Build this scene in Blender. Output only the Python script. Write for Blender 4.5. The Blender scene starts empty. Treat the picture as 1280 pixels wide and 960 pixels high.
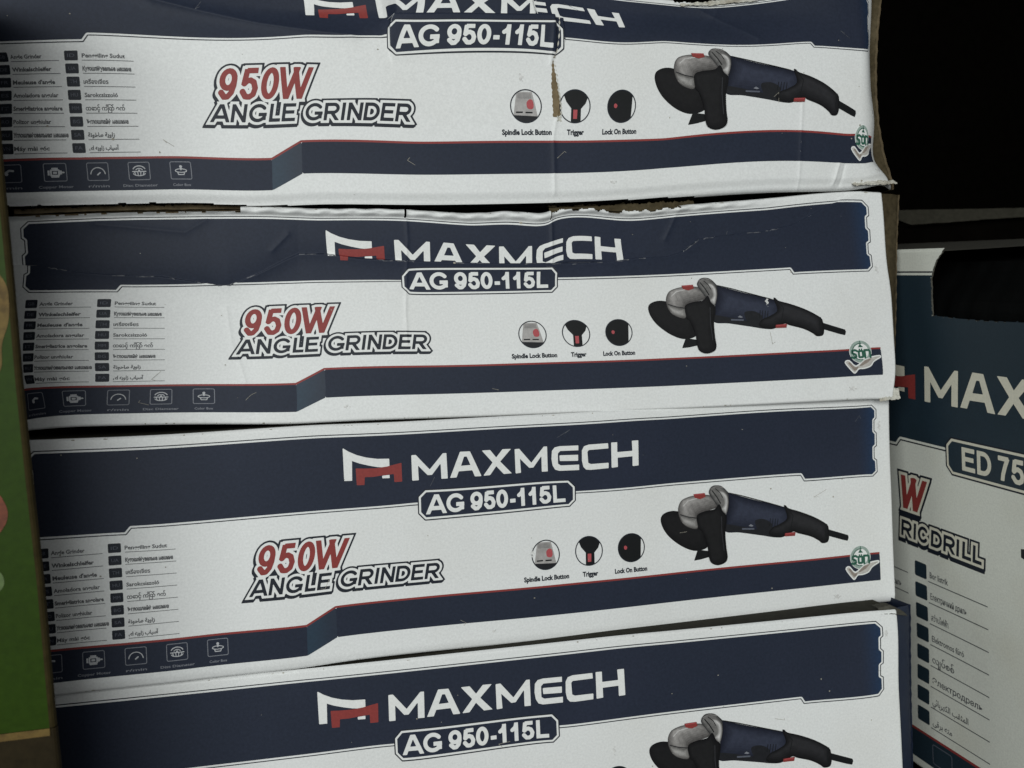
import bpy, math, random
import numpy as np
from mathutils import Matrix

# ---------------------------------------------------------------- scene, camera, light, exposure
S = bpy.context.scene
COL = S.collection
MM = 0.001
CAM_R = [[0.964119,0.042973,-0.261968],[-0.262508,0.007346,-0.964902],[-0.039541,0.999049,0.018364]]
CAM_T = [-79.347,-485.493,41.391]
cam = bpy.data.cameras.new('camera')
cam_o = bpy.data.objects.new('camera', cam); COL.objects.link(cam_o)
m4 = Matrix.Identity(4)
for i in range(3):
    for j in range(3): m4[i][j] = CAM_R[i][j]
    m4[i][3] = CAM_T[i] * MM
cam_o.matrix_world = m4
cam.sensor_width = 36.0; cam.lens = 1250 / 1280 * 36.0
cam.clip_start = 0.01; cam.clip_end = 50
cam.dof.use_dof = True; cam.dof.focus_distance = 0.50; cam.dof.aperture_fstop = 15.0
S.camera = cam_o

W = bpy.data.worlds.new('World'); S.world = W; W.use_nodes = True
W.node_tree.nodes['Background'].inputs[0].default_value = (0.75, 0.85, 1.0, 1)
W.node_tree.nodes['Background'].inputs[1].default_value = 0.024

def area_light(name, loc, target, sx, sy, power, col):
    d = bpy.data.lights.new(name, 'AREA'); d.shape = 'RECTANGLE'; d.size = sx; d.size_y = sy
    d.energy = power; d.color = col
    o = bpy.data.objects.new(name, d); COL.objects.link(o)
    import mathutils
    v = mathutils.Vector(target) - mathutils.Vector(loc)
    o.location = loc; o.rotation_euler = v.to_track_quat('-Z', 'Y').to_euler()
    return o
area_light('shop_light', (-0.95, -2.05, 0.48), (0.06, 0, 0.03), 2.0, 1.1, 45.5, (0.97, 1.0, 0.98))
area_light('front_fill', (0.15, -1.60, 0.35), (0.05, 0, 0.0), 0.5, 0.5, 2.6, (0.98, 1.0, 0.98))  # added weak fill from the front, lifts the shaded left end

S.view_settings.view_transform = 'Standard'; S.view_settings.look = 'None'
S.view_settings.exposure = 0.0; S.view_settings.gamma = 1.0
S.view_settings.use_curve_mapping = False

# ---------------------------------------------------------------- measured data (millimetres)
POSE = {"3":[[[1.0,0.0,0.0],[-0.0,-0.0,-1.0],[0.0,1.0,0.0]],[0.0,0.0,0.0]],"4":[[[0.996473,-0.008193,-0.083509],[-0.083424,0.010229,-0.996462],[0.009019,0.999914,0.009509]],[-16.646553,-2.175849,-115.900864]],"2":[[[0.99854,0.006985,-0.053561],[-0.053773,0.03495,-0.997941],[-0.005099,0.999365,0.035274]],[-1.703614,9.907581,113.619846]],"1":[[[0.998382,-0.018859,-0.053647],[-0.053961,-0.016533,-0.998406],[0.017942,0.999685,-0.017524]],[-8.001201,-16.345762,221.396411]]}
ED_POSE = [[[0.016327,-0.066499,-0.997653],[-0.994875,-0.100654,-0.009573],[-0.099782,0.992697,-0.067802]],[290.494349,-5.962649,32.006529]]
CTRL = {"1":[[1.91,-21.49,1.96,-18.94],[5.35,-17.76,5.32,-15.4],[80.74,-17.76,84.36,-14.55],[84.14,-21.49,88.23,-18.38],[84.14,-29.51,87.68,-28.68],[80.74,-32.84,83.43,-31.99],[5.35,-32.84,4.91,-32.81],[1.91,-29.51,1.38,-28.93],[12.78,-63.71,11.98,-64.92],[-28.7,-37.68,-30.27,-37.23],[-82.05,-63.71,-83.16,-64.32],[66.68,-55.5,66.92,-55.97],[89.7,-55.5,91.21,-56.3],[113.06,-55.5,115.28,-56.2],[-39.73,-70.89,-40.94,-71.34],[-53.89,-77.89,-54.65,-79.21],[136.85,-70.89,136.85,-72.09],[213.87,-25.49,218.79,-24.47],[215.71,-28.41,220.78,-26.37],[261.76,-86.25,252.76,-86.04],[242.13,-61.4,242.98,-60.47],[-132.4,-28.47,-132.19,-27.6],[-129.99,-25.49,-130.21,-24.68],[-165.36,-28.47,-165.36,-28.79],[-167.66,-77.89,-167.66,-78.43],[-53.89,-92.88,-54.94,-93.94],[-39.73,-86.25,-41.14,-86.55],[-168.64,-92.88,-168.64,-92.91],[136.11,-86.25,136.11,-86.78],[-148.53,-85.17,-147.53,-85.17],[-130.71,-85.17,-130.04,-85.11],[-112.75,-85.17,-112.61,-85.14],[-94.72,-85.17,-94.75,-85.07],[-137.67,-34.27,-137.9,-33.41],[-137.67,-73.69,-137.22,-73.74],[-167.13,-34.27,-165.54,-34.33],[-167.13,-73.69,-167.12,-73.79],[249.38,-73.94,247.5,-73.5],[119.31,-12.92,119.95,-17.04]],"2":[[-33.22,5.01,-33.98,-2.23],[0.0,-0.0,-0.69,-7.15],[119.31,-0.0,117.54,-7.69],[1.91,-21.49,1.66,-25.95],[5.35,-17.76,5.1,-21.53],[80.74,-17.76,79.74,-21.98],[84.14,-21.49,82.44,-25.06],[84.14,-29.51,82.11,-32.64],[80.74,-32.84,79.15,-35.35],[5.35,-32.84,5.27,-35.07],[1.91,-29.51,1.85,-31.02],[12.78,-63.71,14.87,-63.79],[-28.7,-37.68,-28.21,-39.28],[-82.05,-63.71,-81.15,-63.52],[-37.82,-25.49,-37.82,-28.34],[140.03,-25.49,140.03,-28.03],[66.68,-55.5,67.72,-56.46],[89.7,-55.5,90.64,-56.54],[113.06,-55.5,113.81,-56.58],[-39.73,-70.89,-37.56,-69.96],[-53.89,-77.89,-51.3,-76.75],[138.01,-70.89,138.01,-70.81],[213.87,-25.49,212.05,-25.37],[215.71,-28.41,213.81,-27.96],[261.76,-70.89,264.08,-68.8],[261.76,-86.25,264.93,-83.98],[249.38,-73.94,252.06,-71.96],[242.13,-61.4,243.44,-60.08],[-132.4,-28.47,-130.95,-31.27],[-129.99,-25.49,-129.11,-29.01],[-173.59,-28.47,-173.59,-30.71],[-173.74,-77.89,-173.74,-74.92],[-53.89,-92.88,-51.25,-90.81],[-39.73,-86.25,-37.39,-84.46],[-173.71,-92.88,-173.71,-89.47],[137.32,-86.25,137.32,-85.45],[-148.53,-85.17,-151.79,-80.85],[-130.71,-85.17,-132.61,-81.26],[-112.75,-85.17,-113.5,-81.65],[-94.72,-85.17,-94.13,-82.17],[-137.67,-34.27,-137.3,-36.18],[-137.67,-73.69,-139.14,-70.98],[-167.13,-34.27,-168.53,-35.98],[-167.13,-73.69,-171.56,-70.58],[258.9,11.68,257.15,12.89],[262.37,8.04,261.31,8.55],[262.37,-25.68,262.06,-24.32],[258.9,-28.41,259.42,-26.9]],"3":[[-33.22,5.01,-33.07,4.89],[-5.5,-13.06,-5.37,-13.23],[0.0,-0.0,-0.02,-0.39],[0.0,-12.92,-0.15,-12.93],[119.31,-0.0,119.49,-0.04],[119.31,-12.92,119.28,-13.11],[1.91,-21.49,2.05,-21.03],[5.35,-17.76,5.93,-17.6],[80.74,-17.76,80.41,-17.9],[84.14,-21.49,84.19,-21.74],[84.14,-29.51,83.89,-29.04],[80.74,-32.84,80.57,-31.95],[5.35,-32.84,5.28,-33.19],[1.91,-29.51,2.09,-29.62],[12.78,-63.71,12.76,-63.39],[-28.7,-37.68,-28.7,-37.68],[-82.05,-63.71,-82.04,-63.99],[-45.22,-25.49,-45.22,-25.58],[132.93,-25.49,132.93,-25.15],[-43.63,11.68,-43.63,11.77],[134.38,11.68,134.38,11.39],[-166.77,11.68,-166.77,11.75],[66.68,-55.5,66.67,-55.47],[89.7,-55.5,89.69,-55.39],[113.06,-55.5,113.06,-55.63],[-39.73,-70.89,-39.93,-70.72],[-53.89,-77.89,-53.86,-78.33],[131.1,-70.89,131.1,-70.99],[213.87,-25.49,213.57,-24.88],[215.71,-28.41,215.66,-28.31],[261.76,-70.89,261.7,-70.99],[261.76,-86.25,261.88,-86.76],[249.38,-73.94,249.37,-73.94],[242.13,-61.4,242.12,-61.4],[-132.4,-28.47,-132.39,-28.81],[-129.99,-25.49,-129.98,-26.16],[-169.52,-28.47,-169.52,-28.14],[-166.11,-77.89,-166.11,-77.52],[-53.89,-92.88,-53.89,-93.15],[-39.73,-86.25,-39.58,-85.81],[-166.29,-92.88,-166.29,-92.65],[130.49,-86.25,130.49,-86.35],[-148.53,-85.17,-148.55,-84.87],[-130.71,-85.17,-130.7,-85.21],[-112.75,-85.17,-112.73,-85.43],[-94.72,-85.17,-94.72,-85.23],[-137.67,-34.27,-137.68,-34.29],[-137.67,-73.69,-137.64,-73.79],[-167.13,-34.27,-167.62,-34.22],[-167.13,-73.69,-166.63,-73.65],[258.9,11.68,259.27,11.64],[262.37,8.04,262.39,8.58],[262.37,-25.68,262.1,-26.12],[258.9,-28.41,258.93,-28.42]],"4":[[-33.22,5.01,-33.36,5.17],[-5.5,-13.06,-5.62,-12.89],[0.0,-0.0,0.21,0.01],[0.0,-12.92,-0.02,-12.81],[119.31,-0.0,119.14,0.48],[119.31,-12.92,119.31,-12.83],[1.91,-21.49,1.74,-21.53],[5.35,-17.76,5.2,-17.63],[80.74,-17.76,81.0,-17.91],[84.14,-21.49,84.27,-21.66],[84.14,-29.51,84.24,-30.16],[80.74,-32.84,80.91,-32.71],[5.35,-32.84,5.06,-33.39],[1.91,-29.51,1.74,-29.2],[-31.91,11.68,-31.91,11.49],[140.98,11.68,140.98,12.07],[-151.23,11.68,-151.23,11.65],[-33.8,-25.49,-33.8,-25.52],[139.07,-25.49,139.07,-25.43],[258.9,11.68,258.58,11.65],[262.37,8.04,262.88,7.52],[262.37,-25.68,262.07,-25.25],[258.9,-28.41,258.95,-28.86],[213.87,-25.49,214.09,-25.44],[215.71,-28.41,215.72,-28.07]]}
ART = {"logo_w":[[-33.4,5.1],[-30.7,3.3],[-26.8,1.4],[-22.2,-0.0],[-16.9,-0.9],[-11.1,-1.1],[-11.1,-5.0],[-14.4,-5.2],[-17.1,-4.9],[-21.1,-4.0],[-25.7,-2.7],[-29.2,-1.3],[-29.5,-10.9],[-33.3,-10.8]],
 "logo_r":[[-27.6,-5.0],[-23.1,-5.3],[-17.8,-5.4],[-12.4,-4.9],[-8.4,-4.1],[-5.1,-3.5],[-5.2,-12.9],[-9.1,-12.9],[-9.2,-8.8],[-15.3,-9.2],[-19.3,-9.6],[-23.4,-9.5],[-23.7,-13.3],[-27.4,-13.2]],
 "logo_w2":[[-15.0,-9.3],[-11.3,-9.1],[-11.3,-10.7],[-14.9,-10.6]],
 "M":[[-0.1,-0.1],[2.1,-0.1],[8.5,-7.9],[15.4,-0.2],[17.2,-0.2],[17.1,-13.0],[13.9,-13.0],[14.0,-5.2],[9.4,-10.7],[7.3,-10.7],[3.0,-5.5],[3.0,-13.0],[-0.1,-13.0]],
 "A":[[18.3,-12.8],[24.1,-0.0],[29.2,-0.1],[34.6,-13.0],[31.1,-12.9],[29.9,-9.7],[22.9,-9.8],[21.6,-12.8]],
 "Ah":[[26.0,-2.6],[27.4,-2.6],[29.1,-7.0],[24.2,-7.1]],
 "X":[[35.3,-0.1],[39.7,-0.1],[42.7,-4.1],[46.2,-0.1],[50.7,-0.2],[44.7,-6.3],[50.6,-12.7],[46.3,-12.8],[42.5,-8.5],[39.1,-12.8],[35.5,-12.9],[40.7,-6.5]],
 "M2":[[52.6,-0.5],[55.0,-0.4],[61.2,-8.0],[68.1,-0.0],[69.9,-0.0],[69.8,-13.0],[66.6,-13.0],[66.7,-4.8],[62.2,-10.5],[60.0,-10.6],[55.2,-5.5],[55.5,-12.8],[52.6,-13.0]],
 "E":[[86.5,-0.3],[76.5,-0.2],[73.9,-0.7],[72.4,-2.4],[72.0,-6.6],[72.5,-10.1],[73.8,-12.3],[76.0,-13.0],[86.4,-13.0],[86.5,-10.2],[76.9,-10.2],[75.4,-9.3],[75.5,-3.9],[76.8,-2.7],[86.4,-2.8]],
 "Em":[[76.3,-4.9],[86.2,-5.1],[86.1,-8.2],[76.4,-7.9]],
 "C":[[102.5,-0.2],[92.1,-0.2],[89.5,-0.9],[88.3,-3.0],[88.1,-8.3],[88.7,-11.5],[90.1,-13.0],[92.7,-13.3],[102.3,-13.1],[102.5,-10.3],[92.8,-10.3],[91.4,-9.6],[91.2,-3.9],[92.0,-3.0],[102.6,-2.9]],
 "H":[[104.2,-0.0],[107.5,-0.1],[107.4,-5.2],[115.8,-5.2],[115.6,0.0],[119.2,0.0],[119.1,-13.0],[115.7,-13.1],[115.8,-8.0],[107.5,-8.1],[107.5,-12.9],[104.0,-13.1]],
 "guard":[[130.3,-43.7],[130.9,-40.8],[133.5,-39.2],[136.9,-38.7],[140.4,-39.2],[145,-40.5],[151,-42.5],[158,-45],[159,-50],[157.6,-55.5],[156.3,-59.6],[151.0,-60.8],[146.4,-59.9],[140.8,-57.0],[135.2,-52.5],[131.8,-48.0]],
 "spike":[[150.8,-60.2],[157.4,-61.5],[157.3,-64.7],[152.6,-65.5],[148.5,-65.8]],
 "side":[[150.9,-42.4],[155.3,-40.4],[161.2,-39.7],[164.2,-37.3],[166.1,-41.2],[168.1,-43.3],[168.2,-46.7],[167.1,-52.5],[167.4,-60.6],[167.9,-65.5],[166.4,-68.3],[162.1,-69.4],[158.3,-67.8],[156.9,-64.5],[156.1,-58.0],[153.7,-51.4],[151.5,-48.6]],
 "head":[[140.4,-37.6],[142.3,-33.9],[146.4,-32.2],[151.0,-31.7],[158.6,-32.1],[163.1,-35.6],[163.0,-38.8],[157.7,-40.3],[151.8,-41.9],[151.2,-48.8],[146.9,-48.4],[143.0,-46.0],[140.8,-41.9]],
 "head_hi":[[142.1,-37.8],[144.6,-34.8],[148.9,-33.7],[155.6,-33.8],[159.0,-35.3],[158.3,-37.9],[151.9,-39.2],[146.1,-39.6],[142.9,-39.4]],
 "head_lo":[[141.1,-41.2],[143.1,-41.8],[148.5,-43.6],[151.1,-44.1],[151.1,-48.5],[146.9,-48.2],[143.0,-45.8]],
 "collar_d":[[158.6,-31.0],[160.2,-27.7],[162.6,-27.1],[165.8,-27.9],[168.8,-29.6],[171.4,-32.8],[169.8,-35.0],[167.4,-31.6],[164.5,-29.8],[163.3,-31.3],[164.8,-37.3],[162.4,-38.2],[159.3,-33.7]],
 "collar":[[164.1,-30.3],[166.8,-30.7],[169.0,-32.8],[169.7,-35.6],[169.2,-39.5],[167.9,-42.8],[166.0,-41.4],[164.7,-40.2],[166.9,-37.5],[166.3,-34.2],[164.5,-32.3]],
 "collar_m":[[159.4,-31.1],[161.2,-28.2],[162.8,-28.9],[161.8,-31.2],[164.3,-34.6],[166.0,-36.9],[165.3,-39.2],[163.9,-36.7],[161.2,-33.5]],
 "body":[[168.6,-30.1],[171.1,-32.2],[176.7,-33.9],[188.5,-37.5],[200.5,-40.6],[205.9,-42.9],[207.8,-46.6],[206.1,-54.1],[202.5,-57.3],[197.4,-57.5],[187.8,-55.6],[176.0,-53.3],[167.2,-51.8],[168.3,-43.3],[169.7,-38.8],[169.9,-33.4]],
 "body_hi":[[171.3,-35.7],[183.7,-38.8],[198.0,-42.3],[197.4,-46.0],[183.6,-42.0],[171.2,-39.4]],
 "body_lo":[[167.9,-48.3],[178.4,-50.5],[190.3,-53.4],[198.7,-55.1],[196.9,-57.3],[187.8,-55.5],[176.0,-53.1],[167.3,-51.7]],
 "grip":[[202.9,-41.0],[204.1,-40.7],[205.9,-42.3],[212.6,-44.5],[221.1,-48.0],[228.4,-52.4],[229.8,-55.1],[230.0,-59.4],[228.9,-62.4],[225.5,-62.8],[223.1,-61.0],[218.2,-58.4],[210.9,-56.2],[207.9,-55.1],[202.5,-57.1],[198.6,-57.5],[193.2,-55.5],[195.2,-52.1],[200.1,-50.3],[204.5,-47.4]],
 "cable":[[229.3,-55.4],[241.9,-59.8],[242.3,-61.1],[241.6,-63.0],[238.3,-62.1],[229.1,-59.0]],
 "btn":[[149.3,-30.9],[155.9,-30.7],[156.4,-32.8],[153.3,-33.8],[150.1,-32.9]],
 "trig":[[202.6,-55.5],[209.1,-55.2],[208.6,-57.3],[202.3,-57.2]],
 "lg1":[[177.0,-50.9],[184.4,-51.5],[184.3,-52.3],[177.0,-51.8]],
 "lg2":[[180.9,-50.1],[182.3,-49.2],[184.0,-50.2],[183.0,-50.6]],
 "c1a":[[62.4,-49.0],[69.6,-49.2],[71.0,-55.0],[72.2,-60.6],[60.5,-59.8],[61.5,-54.1]],
 "c1b":[[58.4,-59.3],[72.2,-60.0],[74.2,-65.8],[58.2,-64.3]],
 "c1v":[[61.7,-57.8],[65.1,-57.8],[65.1,-58.5],[61.7,-58.5]],
 "c1v2":[[66.3,-57.9],[69.7,-58.0],[69.7,-58.7],[66.3,-58.6]],
 "c1r":[[67.0,-53.9],[68.5,-52.5],[69.9,-53.1],[70.3,-55.6],[69.4,-56.8],[67.4,-56.4]],
 "c2":[[84.1,-49.4],[87.6,-47.2],[90.2,-47.1],[93.2,-47.8],[96.5,-50.4],[95.0,-54.2],[92.8,-56.5],[92.6,-65.4],[87.8,-65.0],[88.1,-56.3],[85.7,-53.4]],
 "c2r":[[89.1,-56.9],[91.1,-56.9],[90.9,-61.0],[89.0,-61.0]],
 "c3":[[104.3,-43.6],[119.6,-44.8],[118.7,-52.0],[118.2,-61.3],[117.2,-66.2],[103.5,-65.0]],
 "c3r":[[109.2,-54.7],[110.1,-54.3],[110.9,-55.2],[110.3,-56.3],[109.3,-56.0]],
 "ribbon":[[239.8,-78.5],[242.1,-77.4],[245.7,-80.8],[250.6,-77.5],[254.9,-76.2],[258.1,-75.7],[260.7,-75.6],[260.9,-76.5],[258.1,-77.8],[256.1,-79.0],[254.2,-81.2],[250.4,-82.3],[247.2,-82.4],[245.0,-84.6],[243.2,-83.2]],
 "rib1":[[241.3,-78.8],[242.3,-78.3],[245.1,-81.5],[247.3,-81.0],[246.0,-83.0],[244.6,-83.3]],
 "rib2":[[247.3,-81.0],[251.1,-77.9],[255.4,-76.8],[252.7,-79.2],[249.4,-80.7]],
 "s":[[247.1,-72.4],[246.0,-71.8],[244.4,-72.1],[244.3,-73.4],[246.2,-74.4],[246.4,-75.6],[245.1,-76.2],[243.8,-75.8]],
 "o":[[248.1,-72.5],[250.2,-72.4],[250.4,-75.9],[248.1,-76.0]],
 "n":[[251.6,-76.3],[251.5,-72.1],[254.0,-72.2],[254.6,-73.0],[254.7,-76.2]],
 "sm":[[247.9,-70.3],[251.1,-70.4],[249.8,-69.1],[249.3,-68.2]]}
rng = np.random.RandomState(7)

# ---------------------------------------------------------------- materials
def new_mat(name):
    m = bpy.data.materials.new(name); m.use_nodes = True
    nt = m.node_tree
    return m, nt, nt.nodes['Principled BSDF']

def paint(name, col, rough=0.5, spec=0.4, grain=0.05, gscale=1100.0, blotch=0.0, bscale=22.0, bcol=None, bump=0.0, ramp=None, coat=0.0):
    """Procedural surface: base colour, a fine mottle, optional wide blotches, bump, optional printed colour blend along the artwork."""
    m, nt, b = new_mat(name)
    N = nt.nodes; L = nt.links
    tc = N.new('ShaderNodeTexCoord')
    rgb = N.new('ShaderNodeRGB'); rgb.outputs[0].default_value = (*col, 1)
    out = rgb.outputs[0]
    if ramp:
        uv = N.new('ShaderNodeUVMap'); uv.uv_map = 'art'
        sep = N.new('ShaderNodeSeparateXYZ'); L.new(uv.outputs[0], sep.inputs[0])
        for (a, c, colr) in ramp:
            mr = N.new('ShaderNodeMapRange'); mr.inputs[1].default_value = a; mr.inputs[2].default_value = c
            mr.interpolation_type = 'SMOOTHSTEP'
            L.new(sep.outputs[0], mr.inputs[0])
            mx = N.new('ShaderNodeMix'); mx.data_type = 'RGBA'
            L.new(mr.outputs[0], mx.inputs[0]); L.new(out, mx.inputs[6]); mx.inputs[7].default_value = (*colr, 1)
            out = mx.outputs[2]
    if blotch:
        n2 = N.new('ShaderNodeTexNoise'); n2.inputs['Scale'].default_value = bscale; n2.inputs['Detail'].default_value = 6
        L.new(tc.outputs['Object'], n2.inputs['Vector'])
        mr = N.new('ShaderNodeMapRange'); mr.inputs[1].default_value = 0.5; mr.inputs[2].default_value = 0.75
        mr.inputs[4].default_value = blotch
        L.new(n2.outputs['Fac'], mr.inputs[0])
        mx = N.new('ShaderNodeMix'); mx.data_type = 'RGBA'
        bc = bcol or tuple(c * 0.6 for c in col)
        L.new(mr.outputs[0], mx.inputs[0]); L.new(out, mx.inputs[6]); mx.inputs[7].default_value = (*bc, 1)
        out = mx.outputs[2]
    if grain:
        n1 = N.new('ShaderNodeTexNoise'); n1.inputs['Scale'].default_value = gscale; n1.inputs['Detail'].default_value = 3
        n1.inputs['Roughness'].default_value = 0.65
        L.new(tc.outputs['Object'], n1.inputs['Vector'])
        mr = N.new('ShaderNodeMapRange'); mr.inputs[1].default_value = 0.3; mr.inputs[2].default_value = 0.7
        mr.inputs[3].default_value = 1 - grain; mr.inputs[4].default_value = 1 + grain
        L.new(n1.outputs['Fac'], mr.inputs[0])
        vm = N.new('ShaderNodeVectorMath'); vm.operation = 'SCALE'
        L.new(out, vm.inputs[0]); L.new(mr.outputs[0], vm.inputs['Scale'])
        out = vm.outputs[0]
        if bump:
            bp = N.new('ShaderNodeBump'); bp.inputs['Strength'].default_value = bump; bp.inputs['Distance'].default_value = 0.0004
            L.new(n1.outputs['Fac'], bp.inputs['Height']); L.new(bp.outputs[0], b.inputs['Normal'])
    L.new(out, b.inputs['Base Color'])
    b.inputs['Roughness'].default_value = rough
    b.inputs['Specular IOR Level'].default_value = spec
    return m

WHITE = (0.765, 0.778, 0.772)
M = {}
M['paper'] = paint('coated_white_paper', WHITE, 0.46, 0.25, 0.07, 900, 0.35, 11, (0.66, 0.655, 0.62), 0.10)
M['paper_old'] = paint('yellowed_white_paper', (0.70, 0.715, 0.645), 0.55, 0.2, 0.08, 900, 0.35, 18, (0.55, 0.53, 0.42), 0.12)
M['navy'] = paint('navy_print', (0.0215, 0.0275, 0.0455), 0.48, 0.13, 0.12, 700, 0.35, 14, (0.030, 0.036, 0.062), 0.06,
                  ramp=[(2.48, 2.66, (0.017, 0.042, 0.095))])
M['navy_bar'] = paint('navy_bar_print', (0.0215, 0.0275, 0.0455), 0.48, 0.13, 0.12, 700, 0.3, 14, (0.030, 0.036, 0.062), 0.06)
M['teal'] = paint('blue_bend_print', (0.021, 0.042, 0.068), 0.48, 0.25, 0.10, 700, ramp=[(-.53, -.40, (0.0205, 0.030, 0.050))])
M['icon'] = paint('icon_white_print', (0.46, 0.47, 0.49), 0.5, 0.22, 0.15, 900)
M['iconline'] = paint('icon_line_print', (0.20, 0.21, 0.24), 0.5, 0.22, 0.15, 900)
M['rub'] = paint('rubbed_ink', (0.11, 0.115, 0.13), 0.7, 0.2, 0.4, 500)
M['smudge'] = paint('grey_smudge', (0.65, 0.65, 0.635), 0.6, 0.2, 0.2, 500)
M['grime'] = paint('grime_specks', (0.34, 0.32, 0.27), 0.8, 0.15, 0.4, 500)
M['ednavy'] = paint('deep_navy_print', (0.016, 0.030, 0.042), 0.5, 0.25, 0.10, 700, 0.3, 14, (0.022, 0.042, 0.068), 0.06)
M['ink'] = paint('dark_ink', (0.013, 0.017, 0.026), 0.5, 0.22, 0.08)
M['red'] = paint('red_print', (0.25, 0.040, 0.036), 0.5, 0.25, 0.10, 900)
M['white'] = paint('white_print', (0.78, 0.79, 0.775), 0.5, 0.22, 0.06, 900)
M['cream'] = paint('cream_print', (0.66, 0.64, 0.53), 0.5, 0.22, 0.06, 900)
M['black'] = paint('black_print', (0.008, 0.009, 0.010), 0.5, 0.2, 0.12, 500)
M['char'] = paint('charcoal_print', (0.015, 0.016, 0.019), 0.5, 0.2, 0.15, 400)
M['bodyblue'] = paint('tool_blue_print', (0.025, 0.029, 0.047), 0.5, 0.22, 0.12, 400)
M['bodyhi'] = paint('tool_blue_light_print', (0.042, 0.046, 0.070), 0.5, 0.22, 0.12, 400)
M['silver'] = paint('silver_print', (0.25, 0.24, 0.235), 0.4, 0.4, 0.2, 350)
M['silverhi'] = paint('silver_light_print', (0.36, 0.345, 0.335), 0.4, 0.4, 0.18, 350)
M['silverlo'] = paint('silver_dark_print', (0.19, 0.18, 0.175), 0.4, 0.4, 0.25, 350)
M['edgehi'] = paint('bright_edge_print', (0.50, 0.49, 0.48), 0.5, 0.22, 0.2, 500)
M['edgelo'] = paint('soft_edge_print', (0.034, 0.035, 0.04), 0.5, 0.22, 0.2, 500)
M['pink'] = paint('pink_print', (0.42, 0.08, 0.09), 0.5, 0.22, 0.1)
M['grey'] = paint('grey_print', (0.20, 0.21, 0.24), 0.5, 0.22, 0.1)
M['greylo'] = paint('faint_grey_print', (0.10, 0.11, 0.14), 0.5, 0.22, 0.1)
M['text'] = paint('grey_text_print', (0.10, 0.105, 0.11), 0.5, 0.3, 0.1)
M['green'] = paint('green_seal_print', (0.03, 0.11, 0.075), 0.5, 0.22, 0.1)
M['palegreen'] = paint('pale_green_seal_print', (0.30, 0.38, 0.34), 0.5, 0.22, 0.15, 500)
M['ribbonpale'] = paint('pale_ribbon_print', (0.47, 0.45, 0.42), 0.5, 0.22, 0.15, 500)
M['lime'] = paint('lime_print', (0.085, 0.13, 0.045), 0.5, 0.2, 0.2, 260)
M['sideboard'] = paint('worn_side_board', (0.060, 0.047, 0.026), 0.85, 0.1, 0.3, 260, 0.7, 40, (0.11, 0.09, 0.055), 0.4)
M['ribbon'] = paint('brown_ribbon_print', (0.26, 0.22, 0.19), 0.5, 0.22, 0.15, 500)
M['kraft'] = paint('raw_kraft_board', (0.19, 0.145, 0.085), 0.85, 0.15, 0.2, 300, 0.5, 40, (0.10, 0.075, 0.045), 0.4)
M['kraftdark'] = paint('worn_kraft_board', (0.13, 0.10, 0.06), 0.9, 0.1, 0.25, 260, 0.6, 30, (0.06, 0.045, 0.028), 0.4)
M['torn'] = paint('torn_paper_fibre', (0.55, 0.54, 0.48), 0.9, 0.1, 0.2, 420, 0.6, 90, (0.24, 0.19, 0.12), 0.5)
M['sidenavy'] = paint('navy_side_print', (0.014, 0.021, 0.042), 0.5, 0.25, 0.1, 600, 0.4, 30, (0.03, 0.036, 0.052))
M['inside'] = paint('carton_inside_black', (0.0015, 0.0018, 0.0018), 0.7, 0.08, 0.15, 200)  # near-black colour stands in for the unlit inside of the drill carton
M['boxgreen'] = paint('green_printed_board', (0.020, 0.043, 0.003), 0.45, 0.08, 0.12, 300, 0.5, 9, (0.020, 0.034, 0.005), 0.1)
M['boxedge'] = paint('olive_worn_edge', (0.032, 0.024, 0.008), 0.8, 0.12, 0.2, 250)
M['gold'] = paint('gold_print', (0.13, 0.085, 0.022), 0.6, 0.2, 0.3, 260, 0.7, 120, (0.08, 0.045, 0.012))
M['orange'] = paint('orange_print', (0.13, 0.032, 0.012), 0.6, 0.3, 0.3, 260)
M['brownbox'] = paint('brown_board', (0.022, 0.016, 0.007), 0.8, 0.12, 0.2, 260, 0.6, 20, (0.012, 0.009, 0.004))
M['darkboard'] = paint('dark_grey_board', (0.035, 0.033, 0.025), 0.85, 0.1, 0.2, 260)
M['void'] = paint('unlit_void_black', (0.0022, 0.0019, 0.0015), 0.95, 0.0, 0.2, 80)  # near-black colour carries the darkness of the unlit space round the cartons
M['flapgrey'] = paint('grey_board', (0.075, 0.072, 0.060), 0.9, 0.1, 0.2, 160)  # plain grey for the drill carton's top, torn rim and a torn flap

# ---------------------------------------------------------------- object helpers
def thing(name, label, cat, mat4=None, group=None):
    o = bpy.data.objects.new(name, None); COL.objects.link(o); o.empty_display_size = 0.02
    if mat4 is not None: o.matrix_world = mat4
    o['label'] = label; o['category'] = cat
    if group: o['group'] = group
    return o

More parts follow.
